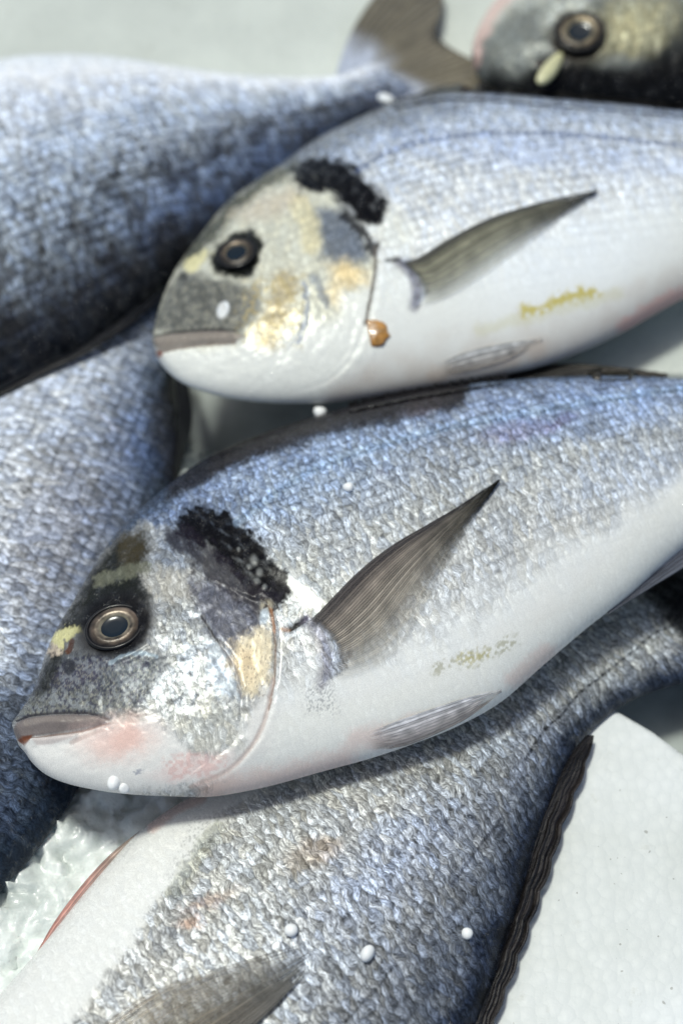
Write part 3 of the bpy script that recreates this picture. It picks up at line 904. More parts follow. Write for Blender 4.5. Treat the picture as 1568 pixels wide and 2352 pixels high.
SKIN_FINE = skin_material('silver_skin_fine', 1.9, 4.0, 1.3, rows=.35)
LBL1 = 'large silver bream in front with black shoulder blotch and pink blush on its jaw'
f1 = Fish(F1_BACK, F1_BELLY, .056, .024, LBL1, nl=820, nt=330, under=.35)
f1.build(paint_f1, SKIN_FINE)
f1.eye(264, 1441, 63, 33, .86, 20)
f1.fin('pectoral_fin', [(705, 1432), (745, 1392), (820, 1315), (900, 1252), (980, 1205), (1060, 1158), (1146, 1102)],
       [(738, 1570), (815, 1560), (900, 1516), (962, 1428), (1012, 1330), (1062, 1234), (1146, 1104)],
       (128, 116, 106), (196, 190, 176), edge=(44, 40, 42), stripes=.6, ridge=.00018, bulge=(48, -6), lowfade=1, rootfade=.05, alpha=(.94, .08), rays=36, tipcol=(88, 86, 78), off=.0013)
f1.fin('pelvic_fin', [(830, 1690), (900, 1660), (1000, 1625), (1080, 1600), (1152, 1583)], [(835, 1722), (920, 1716), (1010, 1682), (1080, 1645), (1150, 1590)], (232, 232, 236), (196, 180, 168), ridge=.0001, rootfade=.3, alpha=(.95, .7), rays=9, off=.0009, n=50, stripes=.22)
f1.fin('dorsal_fin', [(800, 935), (950, 898), (1100, 868), (1220, 842), (1320, 836), (1430, 845), (1530, 858)], [(800, 945), (950, 915), (1100, 890), (1220, 872), (1320, 870), (1430, 872), (1535, 866)], (30, 29, 28), (18, 18, 20), alpha=(1, 1), fray=0, stripes=.4, rays=6, cross=22, off=.0006, n=160, tipcol=(52, 48, 40))
f1.fin('anal_fin', [(1395, 1400), (1450, 1340), (1520, 1265), (1620, 1180), (1760, 1110)], [(1395, 1412), (1470, 1365), (1560, 1310), (1680, 1240), (1790, 1170)], (52, 54, 66), (84, 88, 98), alpha=(1, .95), rays=7, off=.001, n=50, zfix=.056)
f1.fin('tail_fin', [(2180, 915), (2300, 800), (2450, 640)], [(2180, 1030), (2320, 1130), (2480, 1260)], (60, 60, 60), (60, 60, 60), rays=18, n=30, zfix=.056)

# ---- the bream behind it, with the brown flake ------------------------------------
F2_BACK = [(352, 800), (350, 775), (360, 725), (378, 670), (402, 620), (432, 575), (470, 525), (520, 465), (580, 420), (640, 378), (720, 322), (800, 282), (870, 250), (940, 228), (1020, 218), (1120, 220), (1250, 232), (1400, 245), (1568, 262),
           (1750, 285), (1950, 330), (2150, 372), (2220, 380)]
F2_BELLY = [(354, 806), (362, 822), (378, 845), (405, 870), (440, 889), (500, 908), (570, 920), (660, 926), (760, 923), (860, 910), (960, 894), (1060, 878), (1160, 860), (1250, 838), (1340, 805), (1430, 762), (1500, 722), (1568, 685), (1700, 620), (1900, 540), (2100, 480), (2220, 470)]

def paint_f2(p, f):
    p.ramp([(-1, (205, 200, 192), 0), (-.8, (222, 224, 220), 0), (-.5, (226, 229, 226), .15), (-.25, (226, 230, 233), .6), (.1, (214, 219, 224), .8), (.45, (196, 205, 219), .9), (.75, (172, 184, 204), 1), (.9, (78, 82, 92), .8), (1, (28, 28, 30), .5)], .10, 14)
    p.warp(14, .03)
    p.blob(1300, 560, 220, 110, 20, (232, 238, 244), .6, 1.3)
    p.blob(1250, 350, 330, 40, -6, (190, 205, 235), .5, 1.4)
    p.poly([(600, 420), (700, 340), (850, 265), (960, 235), (1100, 235), (1000, 270), (860, 300), (760, 350), (660, 420)], (105, 108, 110), .65, 40, sil=.8)
    p.poly([(820, 500), (900, 470), (970, 520), (930, 580), (870, 570)], (232, 234, 226), .8, 50, sil=.3)
    p.speckle([(1195, 705), (1260, 690), (1310, 670), (1375, 658), (1378, 676), (1310, 698), (1250, 716), (1200, 732)], (190, 176, 80), .09, .35, .9, 14)
    p.line([(1100, 755), (1200, 735), (1420, 672)], 10, (196, 192, 150), .35, 18)
    p.line([(1430, 752), (1500, 715), (1568, 675)], 16, (212, 172, 162), .8, 22)
    p.line([(1000, 860), (1100, 830), (1240, 800)], 14, (196, 178, 160), .5, 26)
    head = [(300, 950), (300, 700), (380, 600), (520, 450), (640, 390), (740, 400), (830, 520), (862, 600), (852, 690), (835, 750), (790, 850), (640, 950)]
    p.poly(head, (206, 206, 190), 1, 24, sil=.35)
    p.poly([(330, 800), (560, 790), (640, 780), (760, 740), (860, 640), (860, 800), (700, 950), (330, 950)], (228, 230, 224), 1, 50, sil=.05)
    p.poly([(350, 765), (372, 690), (410, 620), (450, 620), (490, 635), (560, 650), (600, 660), (590, 720), (560, 770), (470, 770), (400, 768)], (104, 106, 102), 1, 34, sil=.1)
    p.poly([(400, 610), (450, 540), (520, 460), (600, 405), (680, 370), (690, 390), (600, 440), (530, 500), (490, 560), (450, 600)], (70, 72, 60), .95, 30, sil=.4)
    p.poly([(520, 500), (600, 450), (690, 420), (700, 470), (600, 510)], (196, 186, 168), .7, 40, sil=.3)
    p.line([(690, 470), (710, 520), (716, 560)], 22, (216, 206, 164), .6, 20)
    p.speckle([(360, 760), (410, 640), (480, 640), (590, 660), (580, 740), (520, 765)], (156, 154, 138), .3, .5, .5, 20, 91)
    p.speckle([(360, 760), (410, 640), (480, 640), (590, 660), (580, 740), (520, 765)], (64, 66, 66), .1, .5, .5, 30, 93)
    p.line([(655, 650), (640, 710), (610, 770)], 30, (166, 150, 112), .7, 30)
    p.speckle([(560, 640), (700, 620), (700, 800), (540, 800)], (176, 160, 110), .15, .55, .55, 40)
    p.poly([(720, 480), (790, 470), (840, 540), (850, 590), (800, 605), (740, 590)], (96, 106, 122), .9, 34, sil=.5)
    p.blob(800, 628, 46, 26, -20, (228, 204, 150), .8, 1.2)
    p.blob(772, 670, 26, 30, 0, (230, 212, 168), .7, 1.2)
    p.blob(800, 690, 26, 26, 0, (236, 238, 232), .7, 1.2)
    p.poly([(418, 612), (432, 588), (480, 572), (484, 585), (462, 606), (432, 622)], (216, 210, 164), .9, 8, sil=.1)
    p.blob(418, 636, 14, 10, 40, (46, 46, 44), .8, .8)
    p.line([(696, 650), (702, 700), (696, 750), (682, 790)], 5, (140, 150, 168), .8, 6)
    p.line([(712, 630), (735, 665), (750, 700)], 7, (128, 136, 146), .7, 8)
    p.poly([(500, 560), (530, 535), (580, 522), (600, 550), (598, 600), (575, 630), (520, 636), (490, 620), (482, 590)], (24, 26, 24), 1, 14, sil=.1)
    p.warp(14, .06, 4)
    p.line([(712, 402), (768, 402), (815, 440), (848, 480)], 48, (5, 5, 7), 1, 40, sil=.25, frag=.7)
    p.line([(790, 500), (830, 535), (858, 568)], 16, (20, 20, 24), .9, 10, sil=.2)
    p.warp(2, .1)
    p.line([(862, 570), (861, 620), (852, 680), (838, 745)], 4, (86, 78, 70), .85, 4, sil=0)
    p.poly([(350, 795), (354, 775), (390, 768), (460, 760), (520, 762), (565, 775), (540, 788), (470, 790), (410, 798), (375, 806)], (134, 126, 118), .95, 8, sil=.1)
    p.line([(352, 772), (400, 764), (480, 757), (540, 760)], 4, (52, 50, 50), .9, 4, sil=0)
    p.line([(372, 808), (410, 800), (470, 792), (540, 788)], 2.5, (140, 126, 116), .8, 3)
    p.blob(366, 812, 8, 9, 0, (128, 62, 40), .9, .7)
    p.blob(512, 712, 13, 20, -20, (232, 236, 238), .9, .5, sil=.4)
    p.poly([(900, 596), (950, 596), (985, 630), (988, 670), (960, 706), (946, 706), (952, 660), (935, 620)], (150, 156, 166), .9, 10, sil=.8)
    p.line([(915, 604), (940, 625), (954, 660), (950, 704)], 8, (110, 110, 126), .7, 16, sil=.5)
    p.line([(888, 600), (915, 598)], 6, (30, 30, 32), .8, 4)
    p.line([(820, 392), (870, 360), (930, 335), (1010, 318), (1150, 305), (1350, 312), (1568, 335)], 5, (80, 98, 140), .7, 5, dots=20)
    p.step([(850, 555), (862, 600), (855, 680), (835, 760), (800, 830), (745, 878), (660, 905)], .0007, 60, .0002, 5, sgn=1)
    p.step([(702, 620), (702, 700), (690, 770), (650, 820)], .0003, 40, .0002, 5, sgn=1)
    p.step([(810, 740), (800, 800), (775, 835)], .0003, 40, .0001, 5, sgn=1)
    p.ridge([(360, 786), (420, 780), (500, 775), (550, 776)], 12, .0008)
    p.ridge([(352, 770), (400, 764), (480, 757), (540, 760)], 4, -.0004)
    p.ridge([(368, 810), (410, 800), (470, 792), (540, 790)], 4, -.0006)
    p.bump(545, 588, 62, 58, 0, .0020); p.bump(545, 588, 38, 36, 0, -.0044)
    p.dz += .0006 * (fbm(p.x0 * .05, p.y0 * .05, 71, 4) - .5) * (p.x0 < 860)

SKIN_MID = skin_material('silver_skin_mid', 2.2, 4.6, 1.1, rows=.5)
f2 = Fish(F2_BACK, F2_BELLY, .060, .024, 'silver bream with a brown flake stuck on it, lying above the large front one', nl=560, nt=240, under=.35)
f2.build(paint_f2, SKIN_MID)
f2.eye(545, 588, 44, 25, .95, 10, ((110, 96, 80), (64, 58, 50), (34, 36, 34)), gold=70, tilt=.15, out=.0016)
f2.fin('pectoral_fin', [(905, 600), (950, 596), (1030, 548), (1130, 498), (1250, 462), (1372, 437)], [(950, 706), (1010, 690), (1085, 650), (1170, 590), (1270, 515), (1372, 440)],
       (122, 120, 98), (190, 190, 170), edge=(60, 60, 54), stripes=.45, ridge=.0002, bulge=(34, -4), lowfade=1, rootfade=.05, alpha=(.9, .15), rays=30, tipcol=(96, 94, 84), off=.0014)
f2.fin('pelvic_fin', [(1000, 835), (1080, 805), (1160, 788), (1245, 776)], [(1000, 866), (1090, 850), (1170, 825), (1245, 782)], (214, 216, 216), (186, 176, 164), ridge=.0001, rootfade=.3, alpha=(.8, .6), rays=7, n=40, stripes=.15, off=.0006)
f2.fin('dorsal_fin', [(900, 236), (1050, 212), (1250, 222), (1500, 246), (1800, 290)], [(900, 250), (1050, 228), (1250, 242), (1500, 262), (1800, 305)], (38, 38, 36), (26, 26, 26), rays=6, n=60, off=.0004)
f2.fin('tail_fin', [(2200, 380), (2320, 300), (2450, 180)], [(2200, 470), (2330, 540), (2480, 640)], (60, 60, 60), (60, 60, 60), rays=18, n=30, zfix=.056)

# ---- upper left bream, belly up-picture, tail to the right ------------------------
F3_BACK = [(-1090, 1040), (-1060, 1110), (-950, 1180), (-750, 1210), (-500, 1150), (-250, 1040), (0, 905), (100, 850), (180, 810), (260, 755), (340, 692), (420, 620), (520, 525), (620, 430), (710, 355), (800, 295), (860, 262), (920, 240), (985, 236)]
F3_BELLY = [(-1090, 1010), (-1060, 930), (-950, 780), (-750, 540), (-500, 340), (-250, 215), (-100, 168), (0, 148), (90, 138), (180, 136), (260, 142), (340, 153), (420, 165), (500, 176), (580, 182), (660, 184), (730, 182), (790, 172), (850, 140), (885, 105)]
def paint_f3(p, f):
    p.ramp([(-1, (205, 208, 212), .1), (-.85, (222, 228, 236), .2), (-.6, (236, 239, 244), .3), (-.35, (224, 230, 240), .8), (0, (190, 201, 217), 1), (.3, (166, 176, 190), 1), (.64, (112, 122, 136), 1), (.84, (38, 42, 50), .8), (1, (10, 12, 16), .4)], .14, 31)
    p.warp(16, .02)
    p.blob(120, 480, 220, 90, 20, (168, 182, 200), .4, 1.3)
    p.blob(520, 400, 260, 60, 26, (130, 155, 205), .35, 1.4)
    p.warp(3, .06)
    for k in range(9):
        o = k * 34
        p.line([(-80, 420 + o * 1.5), (180, 380 + o * 1.15), (420, 320 + o * .75), (640, 260 + o * .38), (820, 215 + o * .12)], 5, (84, 92, 110), .28, 10)
    p.line([(-20, 590), (100, 540), (260, 480), (420, 400), (600, 300), (760, 240), (900, 195)], 4, (60, 68, 84), .5, 6)
    n2 = vnoise(p.x0 * .09, p.y0 * .05, 47) * sstep(-.1, .4, p.q)
    p._apply(.55 * sstep(.5, .75, n2), (48, 50, 52), None)
    n = vnoise(p.x0 * .04, p.y0 * .04, 44) * sstep(.05, .5, p.q)
    p._apply(.6 * sstep(.5, .75, n), (38, 38, 40), None)
    p.blob(900, 200, 80, 50, 0, (120, 130, 155), .5, 1.4)
SKIN_SOFT = skin_material('blue_skin_coarse', 2.6, 5.0, 1.3, rows=.6)
f3 = Fish(F3_BACK, F3_BELLY, .042, .026, 'bream at the upper left lying belly-up-picture with blue back and forked tail under another head',
          prof=[(0, .22), (.04, .42), (.1, .66), (.18, .85), (.3, .97), (.42, 1), (.6, .88), (.8, .45), (.94, .2), (1, .06)], nl=420, nt=200)
f3.root['label'] = 'bluish bream at the upper left whose forked tail reaches under the top right head'
f3.build(paint_f3, SKIN_SOFT)
f3.fin('tail_fin', [(768, 172), (812, 120), (850, 60), (880, 0), (905, -60), (930, -120)], [(950, 222), (1040, 222), (1120, 218), (1180, 190), (1220, 160), (1290, 130)], (94, 88, 78), (84, 80, 68), rays=24, n=4, zfix=.043) if False else None

def tail3():
    """forked tail: a fan whose outer edge is notched"""
    root = f3.root; n, rays = 46, 26; m = rays * 4 + 1
    A0 = np.array([[770, 172], [830, 175], [890, 205], [930, 240]], float)
    rootline = spline(A0, 12); rootline = rootline[np.linspace(0, len(rootline) - 1, m).astype(int)]
    tip = spline(np.array([[905, -70], [960, -60], [1012, -20], [1012, 40], [1000, 88], [1020, 118], [1060, 140], [1110, 160], [1200, 200], [1330, 262]], float), 16)
    tip = tip[np.linspace(0, len(tip) - 1, m).astype(int)]
    u = np.linspace(0, 1, n)[:, None, None]
    PX = rootline[None] * (1 - u) + tip[None] * u
    PX[..., 0] -= 22 * np.sin(u[..., 0] * np.pi) * np.linspace(1, 0, m)[None]
    W = unproj(PX, np.full((n, m), .044))
    V = np.linspace(0, 1, m)[None]; U = u[..., 0]
    ray = np.abs(np.sin(V * rays * np.pi)) + 0 * U
    W[..., 2] = .043 + .0006 * ray + .005 * np.sin(V * 3.1) * U
    C = lin((112, 106, 90)) * (1 - .4 * (1 - ray))[..., None] * (.6 + .8 * fbm(U * 3 + 0 * V, V * 14 + 0 * U, 91))[..., None]
    k = (1 - sstep(.1, .5, U + .3 * (fbm(V * 9, U * 4, 12) - .5)))[..., None]; C = C * (1 - k) + lin((186, 194, 210)) * k
    dark = sstep(.86, 1, U) * np.exp(-((V - .5) / .12) ** 2); C = C * (1 - .8 * dark[..., None])
    rgba = np.concatenate([C, np.ones_like(C[..., :1])], -1).reshape(-1, 4)
    uv = np.stack([U * 60 + 0 * V, V * rays * 1.2 + 0 * U], -1).reshape(-1, 2)
    o = make_mesh('tail_fin', W.reshape(-1, 3), grid_faces(n, m), fin_material(), root, attrs={'pigment': ('FLOAT_COLOR', rgba), 'silver': ('FLOAT', np.full(n * m, .97))}, uv=uv)
    md = o.modifiers.new('thickness', 'SOLIDIFY'); md.thickness = .0006; md.offset = -1
tail3()
f3.fin('anal_fin', [(240, 136), (330, 140), (400, 154), (460, 167), (520, 178)], [(240, 160), (330, 172), (400, 184), (460, 194), (520, 200)], (70, 68, 72), (60, 60, 62), rays=4, n=40, zfix=.041)
f3.fin('dorsal_fin', [(-100, 960), (0, 912), (100, 862), (200, 812), (300, 745), (400, 660)], [(-100, 930), (0, 885), (100, 835), (190, 795), (290, 728), (400, 640)], (10, 11, 14), (18, 20, 26), rays=5, n=50, off=.001)

# ---- left bream, back towards the large one ---------------------------------------
F4_BACK = [(-520, 2380), (-440, 2400), (-320, 2370), (-150, 2220), (0, 2048), (60, 1985), (110, 1920), (150, 1862), (190, 1795), (250, 1680), (310, 1520), (355, 1360), (385, 1220), (402, 1100), (408, 980), (400, 880), (395, 780), (400, 690), (420, 600), (440, 540)]
F4_BELLY = [(-540, 2360), (-590, 2280), (-600, 2130), (-570, 1900), (-480, 1600), (-360, 1320), (-220, 1080), (-60, 860), (80, 720), (190, 620), (280, 550), (340, 505), (370, 490)]
def paint_f4(p, f):
    p.ramp([(-1, (220, 220, 220), .1), (-.7, (220, 224, 232), .5), (-.3, (212, 218, 228), .9), (0, (192, 198, 207), 1), (.35, (162, 170, 184), 1), (.72, (122, 134, 156), 1), (.9, (52, 60, 70), .9), (.95, (20, 24, 30), .6), (1, (12, 14, 18), .4)], .12, 51)
    p.warp(20, .02)
    p.blob(150, 860, 230, 60, 30, (214, 222, 236), .5, 1.4)
    p.blob(330, 1020, 70, 90, 0, (104, 128, 178), .4, 1.4)
    p.blob(120, 1230, 120, 200, -20, (146, 140, 142), .3, 1.4)
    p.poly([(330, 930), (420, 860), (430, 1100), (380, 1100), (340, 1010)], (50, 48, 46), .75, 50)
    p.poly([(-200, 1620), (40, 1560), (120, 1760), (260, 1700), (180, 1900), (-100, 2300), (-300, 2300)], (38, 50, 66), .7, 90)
    p.line([(200, 900), (250, 960), (270, 990)], 3, (190, 190, 200), .5, 4)
SKIN_COARSE = skin_material('grey_skin_coarse', 2.6, 4.4, 1.4, rows=.4)
f4 = Fish(F4_BACK, F4_BELLY, .026, .024, 'grey bream at the left edge passing under the head of the large one', nl=520, nt=260)
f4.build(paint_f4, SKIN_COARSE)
f4.fin('dorsal_fin', [(410, 780), (430, 870), (442, 950), (432, 1020), (408, 1100), (380, 1230)], [(395, 780), (404, 870), (410, 950), (404, 1030), (392, 1100), (372, 1230)], (30, 34, 34), (14, 16, 18), rays=5, n=60, zfix=.027)

# ---- lower bream, head out of the picture ------------------------------------------
F5_BACK = [(-395, 2890), (-370, 2950), (-250, 3020), (0, 3060), (300, 3050), (600, 2950), (850, 2770), (1000, 2570), (1080, 2410), (1125, 2300), (1160, 2190), (1190, 2100), (1218, 2000), (1245, 1910), (1275, 1830), (1305, 1760), (1345, 1695), (1390, 1650), (1440, 1615), (1500, 1590), (1568, 1570), (1640, 1555)]
F5_BELLY = [(-400, 2870), (-390, 2790), (-330, 2680), (-250, 2570), (-130, 2430), (0, 2278), (60, 2210), (110, 2150), (180, 2062), (250, 1980), (310, 1915), (370, 1868), (460, 1815), (600, 1750), (750, 1700), (900, 1640), (1050, 1570), (1200, 1490), (1350, 1400), (1480, 1330), (1568, 1300), (1640, 1280)]
def paint_f5(p, f):
    p.ramp([(-1, (226, 222, 216), .0), (-.85, (228, 228, 223), .05), (-.6, (196, 197, 194), .8), (-.25, (176, 178, 178), .9), (.1, (164, 168, 171), 1), (.45, (144, 148, 154), 1), (.68, (112, 118, 128), 1), (.86, (50, 58, 74), 1), (.96, (22, 28, 38), .7), (1, (12, 14, 18), .4)], .10, 61)
    p.warp(22, .03)
    p.poly([(600, 1800), (520, 1860), (480, 1920), (440, 1985), (380, 2060), (330, 2130), (260, 2220), (180, 2330), (60, 2500), (-200, 2800), (-500, 2800), (-100, 2200), (400, 1700)], (229, 230, 226), 1, 34, sil=.08)
    p.line([(500, 1905), (450, 1975), (395, 2050)], 16, (150, 152, 120), .4, 20)
    p.speckle([(440, 1880), (600, 1850), (420, 2100), (340, 2120)], (150, 152, 150), .25, .6, .6, 40)
    p.blob(720, 1960, 60, 24, 10, (158, 132, 104), .6, 1.5)
    p.blob(690, 1990, 40, 20, 20, (150, 132, 108), .5, 1.5)
    p.blob(480, 2070, 60, 16, 20, (186, 150, 128), .6, 1.5)
    p.blob(430, 2120, 30, 12, 10, (190, 144, 116), .6, 1.5)
    p.blob(590, 1980, 160, 90, 40, (200, 203, 200), .4, 1.5)
    p.blob(870, 2010, 220, 80, 40, (160, 172, 200), .4, 1.5)
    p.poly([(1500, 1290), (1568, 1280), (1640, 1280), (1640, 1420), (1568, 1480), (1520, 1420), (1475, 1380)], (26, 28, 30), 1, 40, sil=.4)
    p.blob(1400, 1510, 170, 70, 38, (178, 180, 176), .7, 1.3, sil=.7)
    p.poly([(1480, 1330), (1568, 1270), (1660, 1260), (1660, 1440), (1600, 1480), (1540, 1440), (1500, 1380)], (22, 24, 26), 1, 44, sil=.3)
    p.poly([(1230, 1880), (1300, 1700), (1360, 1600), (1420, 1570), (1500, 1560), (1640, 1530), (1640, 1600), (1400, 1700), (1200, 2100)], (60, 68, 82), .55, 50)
    p.warp(3, .1)
    for P in ([(1550, 1435), (1500, 1455), (1460, 1490), (1419, 1522), (1370, 1560), (1326, 1597), (1290, 1640), (1247, 1681), (1200, 1755)],
              [(1150, 1880), (1120, 1920), (1085, 1965), (1060, 2000), (1034, 2034)], [(900, 2222), (870, 2265), (845, 2290), (823, 2314), (790, 2352)]):
        p.line(P, 3.4, (30, 32, 38), .85, 3.5, dots=20)
    p.line([(1210, 1740), (1150, 1880), (1030, 2040), (900, 2220)], 5, (110, 116, 130), .35, 8, dots=20)
    p.line([(460, 1835), (400, 1860), (350, 1900)], 10, (214, 180, 168), .6, 16)
SKIN_NEAR = skin_material('silver_skin_near', 2.1, 4.2, 1.55, rows=.15)
f5 = Fish(F5_BACK, F5_BELLY, .027, .024, 'lowest bream, under the large one, its head out of view and three beads on it', nl=700, nt=330)
f5.build(paint_f5, SKIN_NEAR)
f5.fin('pectoral_fin', [(150, 2440), (260, 2335), (360, 2272), (470, 2234), (600, 2194), (736, 2157)], [(400, 2560), (500, 2440), (590, 2352), (645, 2298), (690, 2245), (716, 2200)],
       (150, 136, 112), (60, 56, 52), ridge=.0001, alpha=(.3, .9), fray=1, stripes=.8, rays=22, tipcol=(110, 110, 106), off=.0016, n=90)
f5.fin('pelvic_fin', [(74, 2208), (125, 2118), (195, 2025), (262, 1955), (342, 1893)], [(78, 2214), (168, 2118), (236, 2036), (294, 1966), (345, 1896)], (190, 130, 118), (176, 156, 148), alpha=(.95, .6), rays=7, n=60, fray=.5, stripes=.25, ridge=.00008, tipcol=(150, 142, 130), zfix=.031)
f5.fin('dorsal_fin', [(1080, 2490), (1128, 2352), (1170, 2235), (1208, 2130), (1242, 2030), (1272, 1930), (1302, 1850), (1333, 1770), (1358, 1690)], [(1040, 2470), (1085, 2345), (1122, 2230), (1154, 2130), (1186, 2020), (1216, 1925), (1246, 1845), (1284, 1765), (1346, 1690)], (34, 30, 29), (13, 12, 14), rays=14, n=260, cross=26, fray=0, scallop=7, ridge=.00003, stripes=.15, wav=.003, zfix=.030)
f5.fin('tail_fin', [(1545, 1300), (1680, 1180), (1850, 1050)], [(1600, 1560), (1720, 1600), (1900, 1700)], (50, 50, 52), (50, 50, 52), rays=18, n=30, zfix=.03)

# ---- top right bream, upside down --------------------------------------------------
F6_BACK = [(1082, 142), (1092, 168), (1120, 196), (1165, 218), (1230, 234), (1320, 247), (1430, 255), (1568, 262), (1750, 262), (2000, 235), (2250, 170), (2400, 110)]
F6_BELLY = [(1080, 135), (1084, 105), (1098, 65), (1125, 20), (1160, -20), (1210, -70), (1290, -130), (1400, -190), (1568, -240), (1750, -250), (2000, -190), (2250, -60), (2400, 30)]
def paint_f6(p, f):
    p.ramp([(-1, (215, 205, 198), 0), (-.7, (224, 220, 212), .05), (-.4, (200, 202, 192), .3), (0, (160, 164, 156), .6), (.35, (104, 108, 104), .7), (.6, (48, 52, 52), .6), (.8, (18, 20, 20), .4), (1, (8, 9, 10), .3)], .10, 81)
    p.warp(10, .04)
    p.poly([(1090, 190), (1100, 90), (1180, 20), (1260, 30), (1250, 130), (1200, 190)], (112, 116, 112), .8, 40, sil=.3)
    p.line([(1085, 140), (1095, 85), (1125, 30), (1165, -15)], 20, (200, 168, 160), .7, 18, sil=0)
    p.blob(1300, 20, 60, 20, 30, (218, 222, 212), .6, 1.3)
    p.blob(1450, 60, 100, 60, 20, (206, 200, 160), .6, 1.4)
    p.blob(1420, 150, 50, 20, 0, (170, 176, 172), .5, 1.4)
    p.blob(1180, 120, 40, 40, 0, (140, 146, 142), .5, 1.4)
    p.poly([(1100, 195), (1130, 165), (1200, 185), (1280, 150), (1400, 150), (1700, 160), (1700, 270), (1100, 270)], (10, 11, 12), .95, 50, sil=.1)
    p.blob(1330, 82, 66, 58, 15, (52, 46, 36), .95, .4, sil=.1)
    p.line([(1235, 148), (1275, 138)], 12, (30, 22, 22), .9, 5)
    p.ridge([(1085, 140), (1095, 85), (1125, 30), (1165, -15)], 10, .001)
    p.bump(1330, 82, 66, 58, 15, .0020); p.bump(1330, 80, 44, 42, 15, -.0044)
    p.dz += .0008 * (fbm(p.x0 * .05, p.y0 * .05, 71, 4) - .5)
f6 = Fish(F6_BACK, F6_BELLY, .060, .025, 'bream head upside down in the top right corner with yellow shred near its eye', nl=300, nt=160, under=.4)
f6.build(paint_f6, SKIN_MID)
f6.eye(1330, 80, 52, 29, .95, 0, ((150, 138, 110), (88, 78, 62), (40, 38, 32)), gold=60, tilt=.15, out=.0018)

# ------------------------------------------------------------------ small things
def lump(name, p, fish, r, mat, label, cat, seed=0, squash=(1, 1, .8), group=None, rough=.3, seg=24, lift=.5):
    c = fish.surf(np.array(p, float), 0) if fish is not None else unproj(np.array(p, float), .0)
    rs = np.random.RandomState(seed)
    th = np.linspace(0, np.pi, seg // 2 + 1); ph = np.linspace(0, 2 * np.pi, seg, endpoint=False)
    T, Pp = np.meshgrid(th, ph, indexing='ij')
    D = np.stack([np.sin(T) * np.cos(Pp), np.sin(T) * np.sin(Pp), np.cos(T)], -1)
    k = np.ones(T.shape)
    for _ in range(5):
        a = rs.randn(3); a /= np.linalg.norm(a)
        k += rough * (rs.rand() - .3) * (D @ a) ** 3
    V = (D * k[..., None] * r * np.array(squash)).reshape(-1, 3)
    o = make_mesh(name, V, grid_faces(len(th), seg, wrap=True)[:, ::-1], mat)
    o.location = Vector(c) + Vector((0, 0, r * lift)); o.rotation_euler = (rs.rand() * .5, rs.rand() * .5, rs.rand() * 6)
    tag(o, label, cat, group)
    return o
BEAD = plain('foam_bead', (236, 238, 238), .45, noise=.03, bump=.0001)
u = 1.6e-4
G = 'loose polystyrene beads scattered on the fish'
lump('foam_bead', (733, 950), f1, 15 * u, BEAD, 'white foam bead on the dark back edge of the large bream, below the other head', 'foam bead', 1, group=G)
lump('foam_bead', (802, 1122), f1, 11 * u, BEAD, 'white foam bead on the flank of the large bream below its lateral line', 'foam bead', 2, group=G)
lump('foam_bead', (262, 1800), f1, 14 * u, BEAD, 'white foam bead stuck under the jaw of the large bream, left of a pair', 'foam bead', 3, (1.3, .9, .8), group=G, lift=.3)
lump('foam_bead', (286, 1812), f1, 11 * u, BEAD, 'smaller white foam bead under the jaw of the large bream, right of a pair', 'foam bead', 4, group=G, lift=.4)
lump('foam_bead', (669, 2140), f5, 13 * u, BEAD, 'white foam bead on the lower bream just above the tip of its side fin', 'foam bead', 5, group=G)
lump('foam_bead', (842, 2195), f5, 15 * u, BEAD, 'oval foam bead on the lower bream, largest and lowest of its three', 'foam bead', 6, (.8, 1.15, .8), group=G)
lump('foam_bead', (1072, 2145), f5, 11 * u, BEAD, 'squarish foam bead on the lower bream close to its dark back fin', 'foam bead', 7, group=G, rough=.3)
lump('foam_scrap', (888, 222), f2, 24 * u, plain('foam_scrap', (232, 236, 238), .5), 'white foam scrap between the forked tail and the back of the flake bream', 'foam scrap', 8, (1.5, .9, .5), rough=.4, lift=-.3)
sh = lump('shred', (1262, 166), f6, 34 * u, plain('shred', (204, 202, 160), .35, coat=.6, noise=.15, nscale=300, bump=.0005), 'pale yellow shred hanging below the eye of the upside down bream', 'shred', 9, (.55, 1.9, .45), rough=.5)
sh.rotation_euler = (0, 0, -.5)

def flake():
    P = np.array([(842, 736), (862, 737), (880, 741), (888, 750), (889, 765), (896, 770), (886, 780), (880, 793), (866, 796), (852, 795), (849, 780), (846, 762)], float)
    W = f2.surf(P, .0006); c = W.mean(0)
    n = len(P); rings = []
    for k in (1, .8, .5, .2, .01):
        R = c + (W - c) * k; R = R + np.array([0, 0, 1]) * (.0006 * (1 - k) + .0003 * np.sin(np.arange(n) * 2.1)[:, None] * k)
        rings.append(R)
    V = np.vstack(rings) - c
    o = make_mesh('brown_flake', V, grid_faces(5, n, wrap=True, flip=False), plain('brown_flake', (166, 120, 56), .3, coat=.7, noise=.45, nscale=350, bump=.0006))
    o.location = Vector(c)
    md = o.modifiers.new('thickness', 'SOLIDIFY'); md.thickness = .0005
    tag(o, 'small amber brown flake stuck below the gill cover of the upper bream', 'flake')
flake()

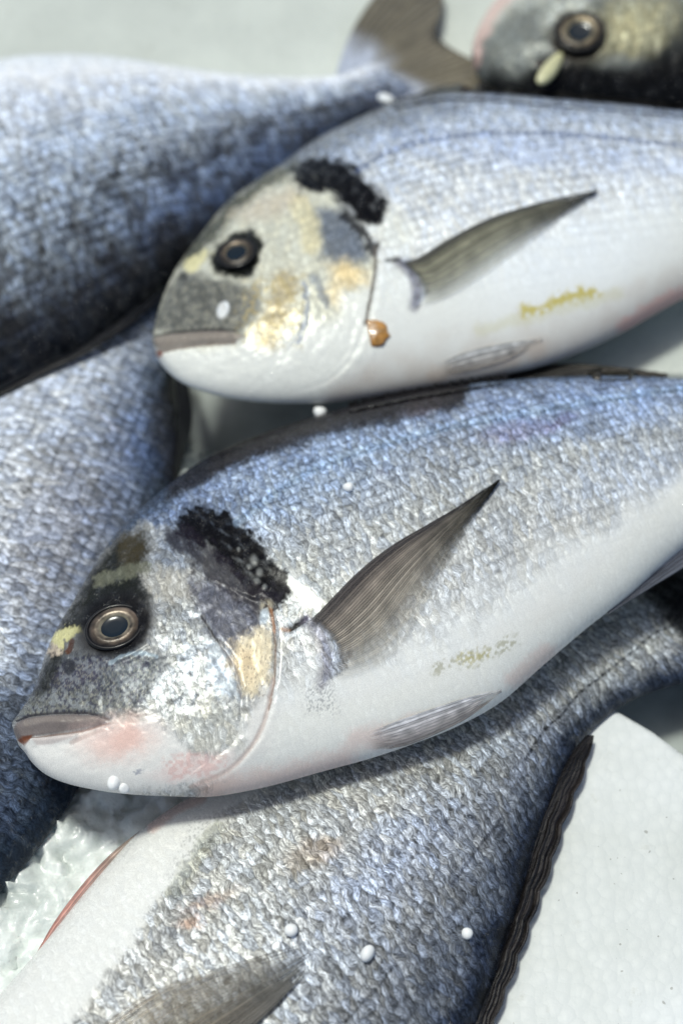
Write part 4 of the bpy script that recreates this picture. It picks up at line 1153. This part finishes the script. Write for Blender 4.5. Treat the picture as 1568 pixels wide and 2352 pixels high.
# wet droplets on the skins: too many and too small to count
def droplets():
    rs = np.random.RandomState(12)
    spots = []
    def scatter(fish, P, n, r0, r1):
        P = np.array(P, float); lo, hi = P.min(0), P.max(0); k = 0
        while k < n:
            q = lo + rs.rand(2) * (hi - lo)
            if inside(q[:1], q[1:], [tuple(a) for a in P])[0]:
                spots.append((fish, q, r0 + (r1 - r0) * rs.rand() ** 3)); k += 1
    scatter(f1, [(100, 1560), (330, 1500), (370, 1600), (120, 1640)], 26, 1.6, 4.2)
    scatter(f1, [(335, 1400), (350, 1400), (352, 1490), (300, 1520), (280, 1505), (330, 1480)], 14, 2, 5)
    scatter(f1, [(560, 1280), (620, 1300), (640, 1370), (590, 1350)], 10, 2, 5)
    scatter(f1, [(800, 1180), (1000, 1150), (1150, 1300), (1000, 1450), (850, 1500), (900, 1350)], 26, 2, 5)
    scatter(f1, [(700, 1450), (770, 1440), (780, 1540), (740, 1550)], 12, 2, 4)
    scatter(f5, [(500, 1880), (800, 1850), (850, 2100), (700, 2200), (450, 2150), (400, 2080)], 46, 2, 6)
    scatter(f2, [(380, 650), (560, 650), (560, 780), (370, 780)], 16, 2, 6)
    scatter(f2, [(760, 420), (840, 430), (840, 500), (790, 480)], 8, 2, 4)
    scatter(f3, [(10, 400), (120, 380), (140, 520), (0, 680)], 14, 3, 7)
    scatter(f3, [(840, 60), (960, 0), (1000, 40), (900, 120)], 16, 4, 8) if False else None
    scatter(f4, [(40, 980), (200, 980), (220, 1200), (60, 1240)], 20, 3, 7)
    Vs, Fs = [], []; k0 = 0; sg = 10
    th = np.linspace(.05, np.pi / 2, 5); ph = np.linspace(0, 2 * np.pi, sg, endpoint=False)
    T, Pp = np.meshgrid(th, ph, indexing='ij')
    for f, q, r in spots:
        c = f.surf(q, -.0001); r *= u
        e = .6 + rs.rand() * .9; a = rs.rand() * 6
        x = np.sin(T) * np.cos(Pp) * e; y = np.sin(T) * np.sin(Pp) / e
        V = np.stack([x * math.cos(a) - y * math.sin(a), x * math.sin(a) + y * math.cos(a), np.cos(T) * .55], -1).reshape(-1, 3) * r + c + np.array([0, 0, .0002])
        Vs.append(V); Fs.append(grid_faces(5, sg, wrap=True)[:, ::-1] + k0); k0 += len(V)
    o = make_mesh('water_droplets', np.vstack(Vs), np.vstack(Fs)[:, ::-1], clear_material('water', .03))
    tag(o, 'tiny clear water droplets beading on the wet skins', 'droplets', kind='stuff')
droplets()
